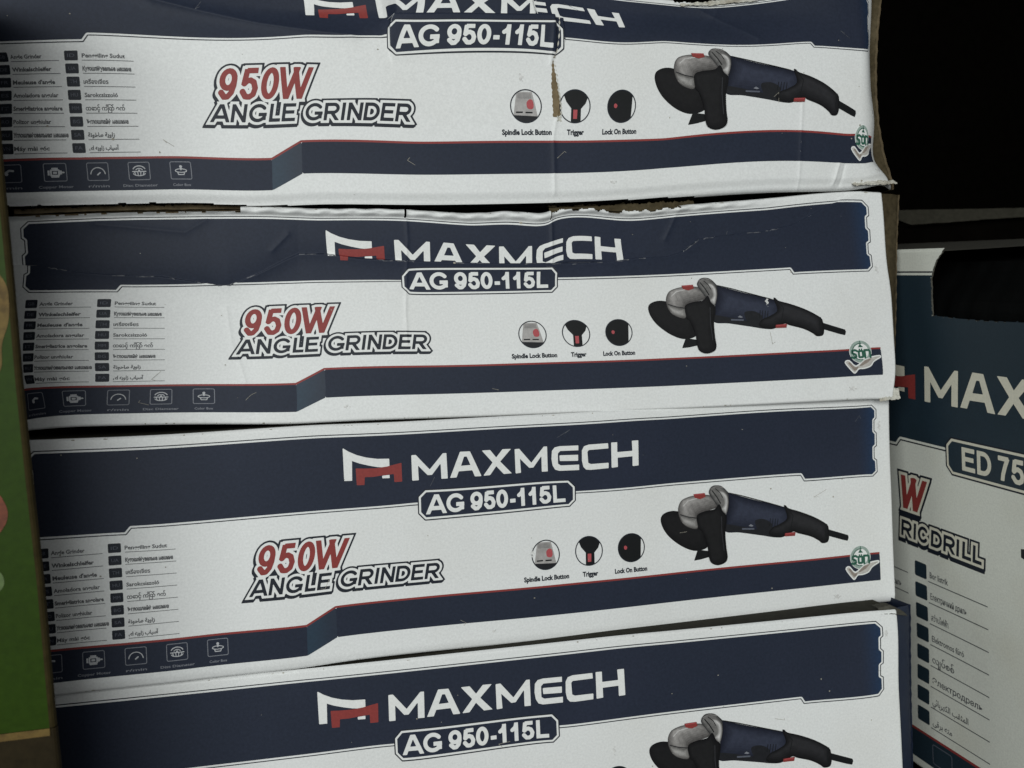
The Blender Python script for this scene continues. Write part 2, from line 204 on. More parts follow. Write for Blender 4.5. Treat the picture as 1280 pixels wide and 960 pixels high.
class Pieces:
    """Collects polygons (numpy) with a material each, then links them as ONE mesh object."""
    def __init__(self): self.v = []; self.loops = []; self.tot = []; self.mi = []; self.uv = []; self.mats = []; self.n = 0
    def midx(self, m):
        if m not in self.mats: self.mats.append(m)
        return self.mats.index(m)
    def add(self, verts, loops, totals, m, uv=None):
        verts = np.asarray(verts, float).reshape(-1, 3)
        loops = np.asarray(loops, np.int64).ravel(); totals = np.asarray(totals, np.int64).ravel()
        if len(totals) == 0: return
        self.v.append(verts); self.loops.append(loops + self.n); self.tot.append(totals)
        self.mi.append(np.full(len(totals), self.midx(m)))
        self.uv.append(np.zeros((len(verts), 2)) if uv is None else np.asarray(uv, float) / 100.0)
        self.n += len(verts)
    def box(self, lo, hi, m):
        x0, y0, z0 = lo; x1, y1, z1 = hi
        v = [(x, y, z) for z in (z0, z1) for y in (y0, y1) for x in (x0, x1)]
        f = [(0, 2, 3, 1), (4, 5, 7, 6), (0, 1, 5, 4), (2, 6, 7, 3), (0, 4, 6, 2), (1, 3, 7, 5)]
        self.add(v, f, [4] * 6, m)
    def strip(self, A, B, m):
        A = np.asarray(A, float); B = np.asarray(B, float); n = len(A)
        i = np.arange(n - 1)
        self.add(np.vstack([A, B]), np.stack([i, i + 1, n + i + 1, n + i], 1), [4] * (n - 1), m)
    def build(self, name, parent=None, label=None, smooth=True):
        me = bpy.data.meshes.new(name)
        v = np.vstack(self.v) * MM; lp = np.concatenate(self.loops); tt = np.concatenate(self.tot)
        me.vertices.add(len(v)); me.vertices.foreach_set('co', v.astype(np.float32).ravel())
        me.loops.add(len(lp)); me.loops.foreach_set('vertex_index', lp.astype(np.int32))
        me.polygons.add(len(tt)); me.polygons.foreach_set('loop_start', np.concatenate([[0], np.cumsum(tt)[:-1]]).astype(np.int32))
        for m in self.mats: me.materials.append(M[m])
        me.polygons.foreach_set('material_index', np.concatenate(self.mi).astype(np.int32))
        me.polygons.foreach_set('use_smooth', np.full(len(tt), smooth))
        uvl = me.uv_layers.new(name='art')
        uvl.data.foreach_set('uv', np.vstack(self.uv)[lp].astype(np.float32).ravel())
        me.update(calc_edges=True); me.validate()
        o = bpy.data.objects.new(name, me); COL.objects.link(o)
        if parent is not None: o.parent = parent
        if label: o['label'] = label
        return o

# ---------------------------------------------------------------- signed distance shapes (artwork plane, mm)
def sd_poly(X, Y, pts):
    d = np.full(X.shape, 1e9); s = np.ones(X.shape); n = len(pts)
    for i in range(n):
        ax, ay = pts[i]; bx, by = pts[i - 1]
        ex, ey = bx - ax, by - ay; wx, wy = X - ax, Y - ay
        t = np.clip((wx * ex + wy * ey) / (ex * ex + ey * ey + 1e-12), 0, 1)
        d = np.minimum(d, (wx - ex * t) ** 2 + (wy - ey * t) ** 2)
        c1 = Y >= ay; c2 = Y < by; c3 = ex * wy > ey * wx
        s = np.where((c1 & c2 & c3) | (~c1 & ~c2 & ~c3), -s, s)
    return s * np.sqrt(d)

def sd_line(X, Y, pts, w):
    d = np.full(X.shape, 1e9)
    for (ax, ay), (bx, by) in zip(pts[:-1], pts[1:]):
        ex, ey = bx - ax, by - ay
        t = np.clip(((X - ax) * ex + (Y - ay) * ey) / (ex * ex + ey * ey + 1e-12), 0, 1)
        d = np.minimum(d, np.hypot(X - ax - ex * t, Y - ay - ey * t))
    return d - w / 2

def sd_butt(X, Y, pts, w):
    d = np.full(X.shape, 1e9)
    for (ax, ay), (bx, by) in zip(pts[:-1], pts[1:]):
        l = math.hypot(bx - ax, by - ay) + 1e-9; ex, ey = (bx - ax) / l, (by - ay) / l
        p = (X - ax) * ex + (Y - ay) * ey; q = np.abs(-(X - ax) * ey + (Y - ay) * ex)
        d = np.minimum(d, np.maximum(np.abs(p - l / 2) - l / 2, q - w / 2))
    for (cx, cy) in pts[1:-1]: d = np.minimum(d, np.hypot(X - cx, Y - cy) - w / 2)
    return d

def circ(X, Y, c, r): return np.hypot(X - c[0], Y - c[1]) - r
def rrect(X, Y, cx, cy, hw, hh, r):
    qx = np.abs(X - cx) - hw + r; qy = np.abs(Y - cy) - hh + r
    return np.hypot(np.maximum(qx, 0), np.maximum(qy, 0)) + np.minimum(np.maximum(qx, qy), 0) - r
def smooth_poly(pts, k=6):
    p = np.asarray(pts, float); n = len(p); out = []
    for i in range(n):
        a, b, c, d = p[i - 1], p[i], p[(i + 1) % n], p[(i + 2) % n]
        for t in np.arange(k) / k:
            out.append(0.5 * (2 * b + (c - a) * t + (2 * a - 5 * b + 4 * c - d) * t * t + (3 * b - a - 3 * c + d) * t ** 3))
    return [tuple(q) for q in out]
def ell(cx, cy, rx, ry, a0, a1, n=20):
    return [(cx + rx * math.cos(math.radians(a0 + (a1 - a0) * i / n)), cy + ry * math.sin(math.radians(a0 + (a1 - a0) * i / n))) for i in range(n + 1)]

_CASES = {1: [('c0', 'e0', 'e3')], 2: [('c1', 'e1', 'e0')], 3: [('c0', 'c1', 'e1', 'e3')], 4: [('c2', 'e2', 'e1')],
          5: [('c0', 'e0', 'e3'), ('c2', 'e2', 'e1')], 6: [('c1', 'c2', 'e2', 'e0')], 7: [('c0', 'c1', 'c2', 'e2', 'e3')],
          8: [('c3', 'e3', 'e2')], 9: [('c0', 'e0', 'e2', 'c3')], 10: [('c1', 'e1', 'e0'), ('c3', 'e3', 'e2')],
          11: [('c0', 'c1', 'e1', 'e2', 'c3')], 12: [('c2', 'c3', 'e3', 'e1')], 13: [('c0', 'e0', 'e1', 'c2', 'c3')],
          14: [('c1', 'c2', 'c3', 'e3', 'e0')], 15: [('c0', 'c1', 'c2', 'c3')]}

def march(fun, box, st):
    """Mesh the region where fun(X, Y) < 0 inside box = (u0, v0, u1, v1); returns 2D vertices, loops, totals."""
    u0, v0, u1, v1 = box
    nx = int(math.ceil((u1 - u0) / st)) + 1; ny = int(math.ceil((v1 - v0) / st)) + 1
    xs = u0 + np.arange(nx) * st; ys = v0 + np.arange(ny) * st
    X, Y = np.meshgrid(xs, ys)
    d = fun(X, Y); d = np.where(np.abs(d) < 1e-7, 1e-7, d)
    I = d < 0
    code = I[:-1, :-1] * 1 + I[:-1, 1:] * 2 + I[1:, 1:] * 4 + I[1:, :-1] * 8
    nc = nx * ny; nh = (nx - 1) * ny
    with np.errstate(divide='ignore', invalid='ignore'):
        th = d[:, :-1] / (d[:, :-1] - d[:, 1:]); tv = d[:-1] / (d[:-1] - d[1:])
    th = np.clip(np.nan_to_num(th), 0, 1); tv = np.clip(np.nan_to_num(tv), 0, 1)
    V = np.vstack([np.stack([X.ravel(), Y.ravel()], 1),
                   np.stack([(X[:, :-1] + th * st).ravel(), Y[:, :-1].ravel()], 1),
                   np.stack([X[:-1].ravel(), (Y[:-1] + tv * st).ravel()], 1)])
    loops = []; tot = []
    for k, polys in _CASES.items():
        j, i = np.nonzero(code == k)
        if len(j) == 0: continue
        ids = {'c0': j * nx + i, 'c1': j * nx + i + 1, 'c2': (j + 1) * nx + i + 1, 'c3': (j + 1) * nx + i,
               'e0': nc + j * (nx - 1) + i, 'e2': nc + (j + 1) * (nx - 1) + i,
               'e3': nc + nh + j * nx + i, 'e1': nc + nh + j * nx + i + 1}
        for p in polys:
            a = np.stack([ids[q] for q in p], 1); loops.append(a.ravel()); tot.append(np.full(len(a), len(p)))
    if not loops: return np.zeros((0, 2)), [], []
    loops = np.concatenate(loops); tot = np.concatenate(tot)
    used, inv = np.unique(loops, return_inverse=True)
    return V[used], inv, tot

# ---------------------------------------------------------------- bold letter skeletons (unit box of centre lines)
GL = {
 'A': [('x', [(-.13, -.3), (.56, 1.3)]), ('x', [(1.13, -.3), (.44, 1.3)]), ('b', [(.17, .24), (.83, .24)])],
 'G': [('r', ell(.52, .5, .52, .5, 40, 322)), ('b', [(.97, .02), (.97, .40)]), ('b', [(.55, .40), (1.12, .40)])],
 '9': [('r', ell(.5, .67, .5, .33, 0, 360)), ('r', [(1, .67), (.99, .42), (.87, .16), (.62, .01), (.36, -.01), (.04, .17)])],
 '5': [('b', [(.14, 1), (1.06, 1)]), ('b', [(.17, 1.06), (.04, .44)]), ('r', [(.08, .50), (.26, .60), (.52, .63), (.82, .55), (1, .32), (.9, .09), (.6, -.01), (.28, .01), (0, .2)])],
 '0': [('r', ell(.5, .5, .5, .5, 0, 360, 28))],
 '1': [('x', [(.86, -.3), (.86, 1.3)]), ('r', [(.86, 1.02), (.62, .80), (.02, .64)])],
 '7': [('b', [(-.12, 1), (1.1, 1)]), ('x', [(1.02, 1.05), (.72, .66), (.46, .2), (.34, -.3)])],
 '-': [('b', [(-.2, .30), (1.2, .30)])],
 'L': [('x', [(0, -.3), (0, 1.3)]), ('b', [(0, 0), (1.14, 0)])],
 'N': [('x', [(0, -.3), (0, 1.3)]), ('x', [(1, -.3), (1, 1.3)]), ('x', [(-.05, 1.12), (1.05, -.12)])],
 'E': [('x', [(0, -.3), (0, 1.3)]), ('b', [(0, 0), (1.16, 0)]), ('b', [(0, 1), (1.12, 1)]), ('b', [(0, .52), (1.02, .52)])],
 'F': [('x', [(0, -.3), (0, 1.3)]), ('b', [(0, 1), (1.12, 1)]), ('b', [(0, .5), (.95, .5)])],
 'R': [('x', [(0, -.3), (0, 1.3)]), ('b', [(0, 1), (.62, 1)]), ('r', ell(.60, .72, .36, .28, -90, 90)), ('b', [(0, .44), (.62, .44)]), ('x', [(.48, .44), (1.16, -.3)])],
 'I': [('x', [(.5, -.3), (.5, 1.3)])],
 'T': [('x', [(.5, -.3), (.5, 1.3)]), ('b', [(-.12, 1), (1.12, 1)])],
 'D': [('x', [(0, -.3), (0, 1.3)]), ('b', [(0, 1), (.45, 1)]), ('b', [(0, 0), (.45, 0)]), ('r', ell(.42, .5, .58, .5, -90, 90))],
 'C': [('r', ell(.52, .5, .52, .5, 42, 318))],
 'W': [('x', [(-.08, 1.3), (.30, -.3)]), ('x', [(.20, -.3), (.55, 1.12)]), ('x', [(.45, 1.12), (.80, -.3)]), ('x', [(.70, -.3), (1.08, 1.3)])],
}
def word_sdf(letters, v0, v1, w, shear=0.0):
    """letters = [(char, u0, u1)]: bold letters filling the given widths between base line v0 and cap line v1."""
    def f(X, Y):
        Xs = X - shear * (Y - v0); d = np.full(X.shape, 1e9)
        for ch, a, b in letters:
            if ch == 'I': a, b = (a + b) / 2 - w / 2 - .01, (a + b) / 2 + w / 2 + .01
            u0, u1 = a + w / 2, b - w / 2; y0, y1 = v0 + w / 2, v1 - w / 2
            e = np.full(X.shape, 1e9)
            for kind, pts in GL[ch]:
                q = [(u0 + (u1 - u0) * px, y0 + (y1 - y0) * py) for px, py in pts]
                e = np.minimum(e, sd_line(Xs, Y, q, w) if kind == 'r' else sd_butt(Xs, Y, q, w))
            e = np.maximum(e, np.maximum(v0 - Y, Y - v1))
            d = np.minimum(d, e)
        return d
    return f

_TXT = {}
def text_mesh(body, offset=0.0):
    """Built-in font as flat polygons; returns vertices normalised to cap height 1 and x from 0, plus faces."""
    key = (body, offset)
    if key in _TXT: return _TXT[key]
    c = bpy.data.curves.new('t', 'FONT'); c.body = body; c.size = 1.0; c.offset = offset; c.resolution_u = 2
    o = bpy.data.objects.new('t', c); COL.objects.link(o)
    bpy.context.view_layer.update()
    me = o.evaluated_get(bpy.context.evaluated_depsgraph_get()).to_mesh()
    v = np.array([p.co[:] for p in me.vertices]).reshape(-1, 3)[:, :2]
    f = [tuple(p.vertices) for p in me.polygons]
    bpy.data.objects.remove(o); bpy.data.curves.remove(c)
    if len(v): v = v - [v[:, 0].min(), 0]; v = v / 0.70
    _TXT[key] = (v, f); return _TXT[key]

# ---------------------------------------------------------------- smooth warps: how the cardboard has been pushed about
class TPS:
    def __init__(self, ctrl, lam=0.002):
        c = np.array(ctrl, float); self.p = c[:, :2] / 100; n = len(c); d = (c[:, 2:] - c[:, :2])
        K = self.k(self.p, self.p) + lam * np.eye(n); Pm = np.hstack([np.ones((n, 1)), self.p])
        A = np.zeros((n + 3, n + 3)); A[:n, :n] = K; A[:n, n:] = Pm; A[n:, :n] = Pm.T
        self.w = np.linalg.solve(A, np.vstack([d, np.zeros((3, 2))])); self.n = n
    @staticmethod
    def k(a, b):
        r2 = ((a[:, None] - b[None]) ** 2).sum(-1)
        return r2 * np.log(r2 + 1e-12)
    def __call__(self, u, v):
        sh = u.shape; q = np.stack([u.ravel(), v.ravel()], 1); o = np.empty_like(q)
        for s in range(0, len(q), 20000):
            p = q[s:s + 20000] / 100
            o[s:s + 20000] = q[s:s + 20000] + self.k(p, self.p) @ self.w[:self.n] + np.hstack([np.ones((len(p), 1)), p]) @ self.w[self.n:]
        return o[:, 0].reshape(sh), o[:, 1].reshape(sh)

def waves(seed, amp):
    r = np.random.RandomState(seed); P = [(r.uniform(.01, .05), r.uniform(.02, .09), r.uniform(0, 6.28), r.uniform(.4, 1)) for _ in range(7)]
    def f(x, y): return amp * sum(a * np.sin(kx * x + (1 if i % 2 else -1) * ky * y + ph) for i, (kx, ky, ph, a) in enumerate(P)) / 2.5
    return f
def ridge(x, y, pts, w): return np.exp(-np.maximum(sd_line(x, y, pts, 0), 0) / w)
def sstep(a, b, x):
    t = np.clip((x - a) / (b - a), 0, 1); return t * t * (3 - 2 * t)
def loc4(p):
    m = Matrix.Identity(4)
    for i in range(3):
        for j in range(3): m[i][j] = p[0][i][j]
        m[i][3] = p[1][i] * MM
    return m

class Sheet:
    """A printed board face: artwork (u, v) -> carton-local (u, v, out); the grid is the cardboard, the print is laid on it."""
    def __init__(self, u0, u1, v0, v1, place, st=0.75, mask=None, rnd=1.3):
        self.u = np.linspace(u0, u1, int((u1 - u0) / st) + 1); self.v = np.linspace(v0, v1, int((v1 - v0) / st) + 1)
        U, V = np.meshgrid(self.u, self.v); self.U, self.V = U, V
        x, y, z = place(U, V)
        for d in (U - u0, u1 - U, V - v0, v1 - V):
            q = np.clip(rnd - d, 0, rnd); z = z - (rnd - np.sqrt(np.maximum(rnd * rnd - q * q, 0)))
        self.P = np.stack([x, y, z], -1)
        du = np.gradient(self.P, axis=1); dv = np.gradient(self.P, axis=0)
        N = np.cross(du, dv); N /= np.linalg.norm(N, axis=-1, keepdims=True) + 1e-12
        N[N[..., 2] < 0] *= -1
        self.N = N; self.mask = mask
    def at(self, uv, h):
        uv = np.asarray(uv, float)
        fu = np.clip((uv[:, 0] - self.u[0]) / (self.u[1] - self.u[0]), 0, len(self.u) - 1.001)
        fv = np.clip((uv[:, 1] - self.v[0]) / (self.v[1] - self.v[0]), 0, len(self.v) - 1.001)
        i = fu.astype(int); j = fv.astype(int); a = (fu - i)[:, None]; b = (fv - j)[:, None]
        def g(A): return (A[j, i] * (1 - a) + A[j, i + 1] * a) * (1 - b) + (A[j + 1, i] * (1 - a) + A[j + 1, i + 1] * a) * b
        n = g(self.N); n /= np.linalg.norm(n, axis=1, keepdims=True) + 1e-12
        return g(self.P) + n * h
    def base(self, pc, m):
        ny, nx = self.U.shape; j, i = np.meshgrid(np.arange(ny - 1), np.arange(nx - 1), indexing='ij')
        if self.mask is not None:
            uc = (self.U[:-1, :-1] + self.U[1:, 1:]) / 2; vc = (self.V[:-1, :-1] + self.V[1:, 1:]) / 2
            k = self.mask(uc, vc)
        else: k = np.ones(i.shape, bool)
        i = i[k]; j = j[k]
        q = np.stack([j * nx + i, j * nx + i + 1, (j + 1) * nx + i + 1, (j + 1) * nx + i], 1)
        pc.add(self.P.reshape(-1, 3), q, np.full(len(q), 4), m, np.stack([self.U.ravel(), self.V.ravel()], 1))
    def lay(self, pc, fun, box, m, h, st=0.3):
        f = fun
        if self.mask is not None: f = lambda X, Y: np.where(self.mask(X, Y), fun(X, Y), 1.0)
        box = (max(box[0], self.u[0]), max(box[1], self.v[0]), min(box[2], self.u[-1]), min(box[3], self.v[-1]))
        v, l, t = march(f, box, st)
        if len(v): pc.add(self.at(v, h), l, t, m, v)
    def poly(self, pc, pts, m, h, st=0.3, smooth=False, holes=(), clip=None):
        p = smooth_poly(pts) if smooth else pts
        a = np.array(p); bx = (a[:, 0].min() - st, a[:, 1].min() - st, a[:, 0].max() + 2 * st, a[:, 1].max() + 2 * st)
        def f(X, Y):
            d = sd_poly(X, Y, p)
            for hh in holes: d = np.maximum(d, -sd_poly(X, Y, hh))
            if clip: d = np.maximum(d, clip(X, Y))
            return d
        self.lay(pc, f, bx, m, h, st)
    def text(self, pc, body, u, v, height, m, h, width=None, offset=0.0):
        vv, ff = text_mesh(body, offset)
        if not len(vv): return
        s = vv * height
        if width: s = s * [width / s[:, 0].max(), 1]
        s = s + [u, v]
        pc.add(self.at(s, h), [i for f in ff for i in f], [len(f) for f in ff], m, s)

# ---------------------------------------------------------------- printed artwork
def band_outline():
    right = [(259.2, 11.7), (262.4, 8.5), (262.4, 3.5), (261, 2.4), (260.9, -3.1), (262.4, -4.5), (262.3, -11.5), (260.7, -12.4), (260.6, -17.9), (262.2, -18.9), (262.3, -25.6), (259, -28.4)]
    top = [(-169.5, 11.7)]; bot = [(215.7, -28.4), (213.9, -25.5), (-130, -25.5), (-132.4, -28.5), (-169.5, -28.5)]
    left = [(-172.7, -25.6), (-172.6, -18.9), (-171, -17.9), (-171.1, -12.4), (-172.7, -11.5), (-172.8, -4.5), (-171.3, -3.1), (-171.4, 2.4), (-172.8, 3.5), (-172.8, 8.5)]
    return top + right + bot + left
BAND = band_outline()
PLATE = [(1.9, -21.4), (5.4, -17.8), (80.7, -17.8), (84.1, -21.4), (84.1, -29.4), (80.7, -32.8), (5.4, -32.8), (1.9, -29.4)]
LETTERS_AG = [('A', 6.3, 15.8), ('G', 16.0, 25.2), ('9', 28.3, 34.7), ('5', 35.3, 41.4), ('0', 41.8, 48.0), ('-', 48.5, 52.5), ('1', 52.8, 57.2), ('1', 58.9, 63.2), ('5', 64.7, 71.0), ('L', 72.0, 78.8)]
L950 = [('9', -76.3, -68.5), ('5', -66.8, -58.9), ('0', -57.7, -49.8), ('W', -50.0, -34.8)]
LANGLE = [('A', -79.4, -71.6), ('N', -70.9, -64.3), ('G', -63.2, -55.3), ('L', -54.0, -48.7), ('E', -48.2, -42.0), ('G', -37.4, -29.4), ('R', -28.6, -21.6), ('I', -20.9, -19.0), ('N', -18.0, -11.4), ('D', -10.6, -3.6), ('E', -2.9, 3.2), ('R', 3.9, 11.0)]
ROWS_R = [('ID', 'Penggiling Sudut', 18.9, 0), ('UA', 'Кутошліфувальна машина', 21.3, .025), ('TH', 'เครื่องเจียร', 10.8, 0), ('HU', 'Sarokcsiszoló', 14.6, 0),
          ('MM', 'ထောင့် ကြိတ် စက်', 17.3, 0), ('BG', 'Ъглошлайф машина', 18.4, .02), ('SA', 'ﺔﻧﻮﺣﺎﻃ ﺔﻳﻭﺍﺯ', 11.9, .01), ('FA', 'ﯼﺍ ﻪﻳﻭﺍﺯ ﺏﺎﻴﺳﺁ', 13.2, .01)]
ROWS_L = [('GB', 'Angle Grinder', 14.3, 0), ('DE', 'Winkelschleifer', 18.0, .01), ('FR', "Meuleuse d'angle", 19.0, .01), ('ES', 'Amoladora angular', 20.0, 0), ('IT', 'Smerigliatrice angolare', 21.3, .01),
          ('RO', 'Polizor unghiular', 16.0, 0), ('RU', 'Углошлифовальная машина', 23.0, .025), ('VN', 'Máy mài góc', 14.5, 0)]

def emblem(sh, s=1.0, mats=('white', 'red', 'white')):
    e = Pieces(); k = lambda n: [(x * s, y * s) for x, y in ART[n]]
    sh.poly(e, k('logo_w'), mats[0], .22); sh.poly(e, k('logo_w2'), mats[2], .22); sh.poly(e, k('logo_r'), mats[1], .27)
    return e
def brand_word(sh, s=1.0, m='white', letters='M A X M2 E C H'.split()):
    w = Pieces(); k = lambda n: [(x * s, y * s) for x, y in ART[n]]
    for n in letters: sh.poly(w, k(n), m, .22, holes=[k('Ah')] if n == 'A' else ())
    if 'E' in letters: sh.poly(w, k('Em'), m, .22)
    return w

def print_front(sh, root, fp, pc):
    """Bars, frame and bands go into the face's own mesh pc; every printed picture or block of words becomes a sub-part of fp (made after)."""
    inf = lambda X, Y: sd_poly(X, Y, BAND)
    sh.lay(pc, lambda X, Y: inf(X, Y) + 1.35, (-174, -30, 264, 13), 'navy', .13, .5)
    sh.lay(pc, lambda X, Y: np.maximum(inf(X, Y), -inf(X, Y) - .48), (-174, -30, 264, 13), 'ink', .10, .28)
    top = [(-174.5, -77.9), (-53.9, -77.9), (-39.7, -70.9), (261.8, -70.9)]
    red = top + [(261.8, -71.9), (-39.5, -71.9), (-53.7, -78.9), (-174.5, -78.9)]
    sh.poly(pc, red, 'red', .10, .3)
    sh.poly(pc, [(-174.5, -78.9), (-53.7, -78.9), (-53.9, -92.9), (-174.5, -92.9)], 'navy_bar', .10, .6)
    sh.poly(pc, [(-53.7, -78.9), (-39.5, -71.9), (-39.7, -86.3), (-53.9, -92.9)], 'teal', .10, .3)
    sh.poly(pc, [(-39.5, -71.9), (261.8, -71.9), (261.8, -86.3), (-39.7, -86.3)], 'navy_bar', .10, .6)

def print_parts(sh, fp, cut=lambda a: True):
    emblem(sh).build('brand_emblem', fp); brand_word(sh).build('brand_name', fp)
    p = Pieces(); pd = lambda X, Y: sd_poly(X, Y, PLATE); bx = (0, -35, 86, -16)
    sh.lay(p, lambda X, Y: np.maximum(pd(X, Y), -pd(X, Y) - .6), bx, 'ink', .17, .28)
    sh.lay(p, lambda X, Y: np.maximum(pd(X, Y) + .6, -pd(X, Y) - 1.55), bx, 'white', .17, .28)
    sh.lay(p, lambda X, Y: pd(X, Y) + 1.55, bx, 'navy_bar', .17, .4)
    sh.lay(p, word_sdf(LETTERS_AG, -29.9, -20.6, 1.95), (5, -31, 80, -20), 'white', .24, .24)
    p.build('model_plate', fp)
    p = Pieces(); a = word_sdf(L950, -52.4, -38.4, 2.5, .2); b = word_sdf(LANGLE, -62.2, -54.3, 1.5, .2)
    un = lambda o, dx=0, dy=0: (lambda X, Y: np.minimum(a(X - dx, Y - dy) - o, b(X - dx, Y - dy) - o * .92))
    bx = (-86, -68, 18, -33)
    sh.lay(p, lambda X, Y: np.minimum(un(2.15)(X, Y), un(2.0, -.5, -.8)(X, Y)), bx, 'ink', .14, .28)
    sh.lay(p, un(1.25), bx, 'white', .20, .25)
    sh.lay(p, a, bx, 'red', .26, .25); sh.lay(p, b, bx, 'ink', .26, .22)
    p.build('power_rating_title', fp)
    # list of languages
    p = Pieces()
    for cx0, cx1, rows, tx, ul in ((-137.7, -137.7, ROWS_R, -133.4, 22.0), (-167.6, -166.9, ROWS_L, -163.9, 21.2)):
        for r, (cc, name, wd, off) in enumerate(rows):
            cy = -34.3 - 5.65 * r; cx = cx0 + (cx1 - cx0) * r / 7
            sh.lay(p, lambda X, Y: rrect(X, Y, cx, cy, 2.75, 2.15, .5), (cx - 3.2, cy - 2.6, cx + 3.2, cy + 2.6), 'ink', .12, .3)
            sh.text(p, cc, cx - 1.5, cy - .7, 1.5, 'greylo', .2, 3.0)
            sh.text(p, name, tx, cy - .9, 1.75, 'text', .16, wd * .97, off + .03)
            sh.lay(p, lambda X, Y: np.maximum(np.abs(Y - cy + 2.1) - .14, np.abs(X - tx - ul / 2) - ul / 2), (tx - .5, cy - 2.6, tx + ul + .5, cy - 1.6), 'text', .12, .2)
    p.build('language_list', fp)
    # three feature pictures
    for nm, c, cap, cu, cw in (('spindle', (66.6, -55.5), 'Spindle Lock Button', 54.6, 24.0), ('trigger', (89.9, -55.5), 'Trigger', 86.0, 8.4), ('lock', (113.2, -55.6), 'Lock On Button', 103.6, 18.0)):
        p = Pieces(); R = 7.25; cl = lambda X, Y, c=c: circ(X, Y, c, R - .15); bx = (c[0] - 8, c[1] - 8, c[0] + 8, c[1] + 8)
        sh.lay(p, lambda X, Y: np.abs(circ(X, Y, c, R)) - .26, bx, 'ink', .20, .2)
        if nm == 'spindle':
            sh.poly(p, ART['c1a'], 'silverhi', .12, .25, clip=cl); sh.poly(p, ART['c1b'], 'char', .15, .25, clip=cl)
            sh.poly(p, [(63, -49.6), (69, -49.8), (69.4, -52.2), (62.6, -52)], 'silver', .15, .25)
            for q in ('c1v', 'c1v2'): sh.poly(p, ART[q], 'black', .17, .2)
            sh.poly(p, ART['c1r'], 'pink', .17, .2, True)
        elif nm == 'trigger':
            sh.poly(p, ART['c2'], 'black', .12, .25, clip=cl); sh.poly(p, ART['c2r'], 'pink', .15, .2)
        else:
            sh.poly(p, ART['c3'], 'black', .12, .25, clip=cl); sh.poly(p, ART['c3r'], 'pink', .15, .2, True)
        sh.text(p, cap, cu, -68.2, 2.35, 'ink', .16, cw, .045)
        p.build('feature_picture', fp)
    # angle grinder picture: each printed area is built up from nested tones, the way the photo on the carton is shaded
    p = Pieces(); h = .12
    def tone(pts, key, lo, hi, n=6, inset=.55, dx=.12, dy=.12, smooth=True):
        nonlocal h
        q = smooth_poly(pts) if smooth else pts; arr = np.array(q); bx = (arr[:, 0].min() - .6, arr[:, 1].min() - .6, arr[:, 0].max() + .8, arr[:, 1].max() + .8)
        for k in range(n):
            nm = 'tone_%s_%d' % (key, k)
            if nm not in M:
                t = k / max(n - 1, 1); c = tuple(lo[i] + (hi[i] - lo[i]) * t for i in range(3)); M[nm] = paint(key + '_print_tone', c, 0.5, 0.16, 0.26 if key in ('head', 'headlow', 'ring') else 0.14, 420)
            sh.lay(p, lambda X, Y: np.maximum(sd_poly(X + dx * k, Y - dy * k, q) + inset * k, sd_poly(X, Y, q)), bx, nm, h, .28); h += .012
    ln = lambda pts, w, m: sh.lay(p, lambda X, Y: sd_line(X, Y, pts, w), (min(q[0] for q in pts) - 1, min(q[1] for q in pts) - 1, max(q[0] for q in pts) + 1, max(q[1] for q in pts) + 1), m, h + .02, .18)
    tone(ART['guard'], 'disc', (.008, .008, .009), (.012, .012, .013), 4, 1.2, .5, .3)
    sh.poly(p, ART['spike'], 'black', h, .28); sh.poly(p, ART['cable'], 'black', h, .28)
    tone(ART['body'], 'body', (.010, .012, .022), (.036, .042, .066), 8, .95, .0, .34)
    sh.poly(p, ART['body_lo'], 'char', h, .28, True); h += .01
    sh.poly(p, [(185.5, -47.5), (191, -47.3), (195.5, -50.5), (193.5, -54.6), (188, -54), (185.8, -51)], 'char', h, .25, True); h += .01
    tone(ART['grip'], 'grip', (.007, .007, .008), (.026, .026, .029), 6, .75, .1, .35)
    ln([(170.5, -31.9), (178, -33.9), (190, -37.6), (201, -41.0)], .5, 'black')
    ln([(205.5, -42.8), (208.2, -46.4), (206.2, -54.2)], .4, 'black'); ln([(228.6, -52.6), (227.6, -57), (228.4, -61.8)], .5, 'black')
    for q in range(4): ln([(194.5 + q * 1.5, -47.0 - q * .2), (193.8 + q * 1.5, -51.0 - q * .3)], .35, 'black')
    h += .03
    tone(ART['head'], 'head', (.085, .08, .078), (.34, .325, .315), 9, .62, .25, .42)
    tone(ART['head_lo'], 'headlow', (.13, .125, .12), (.36, .35, .34), 4, .6, .3, .1)
    ln([(141.4, -41.0), (146, -42.6), (150.8, -43.6)], .45, 'char'); ln([(142.6, -45.2), (146, -47.2), (150.6, -48.0)], .5, 'silverlo')
    ln([(143.4, -36.6), (146.2, -34.2), (151.2, -33.3)], .5, 'edgehi')
    h += .03
    ring = [(158.4, -30.8), (160.1, -27.8), (163.2, -27.2), (166.5, -28.2), (169.6, -31.6), (170.0, -36), (169.4, -39.8), (168, -42.9), (165.4, -41.3), (163.4, -38.6), (160.6, -34.6)]
    tone(ring, 'ring', (.045, .045, .046), (.15, .146, .142), 4, .5, .1, .1)
    tone(ART['collar'], 'collar', (.17, .165, .16), (.55, .54, .53), 4, .42, -.1, .1)
    ln([(160.4, -29.9), (163.0, -33.4), (165.0, -36.9)], .55, 'black'); ln([(162.4, -29.0), (164.9, -31.2), (166.3, -33.8)], .4, 'black'); ln([(159.6, -28.9), (163.1, -27.6), (166.8, -28.8)], .5, 'silverlo')
    h += .03
    tone(ART['side'], 'sidegrip', (.006, .006, .007), (.014, .014, .015), 4, .9, .35, .1)
    ln([(165.2, -44), (165.0, -52), (165.9, -62)], .4, 'edgelo')
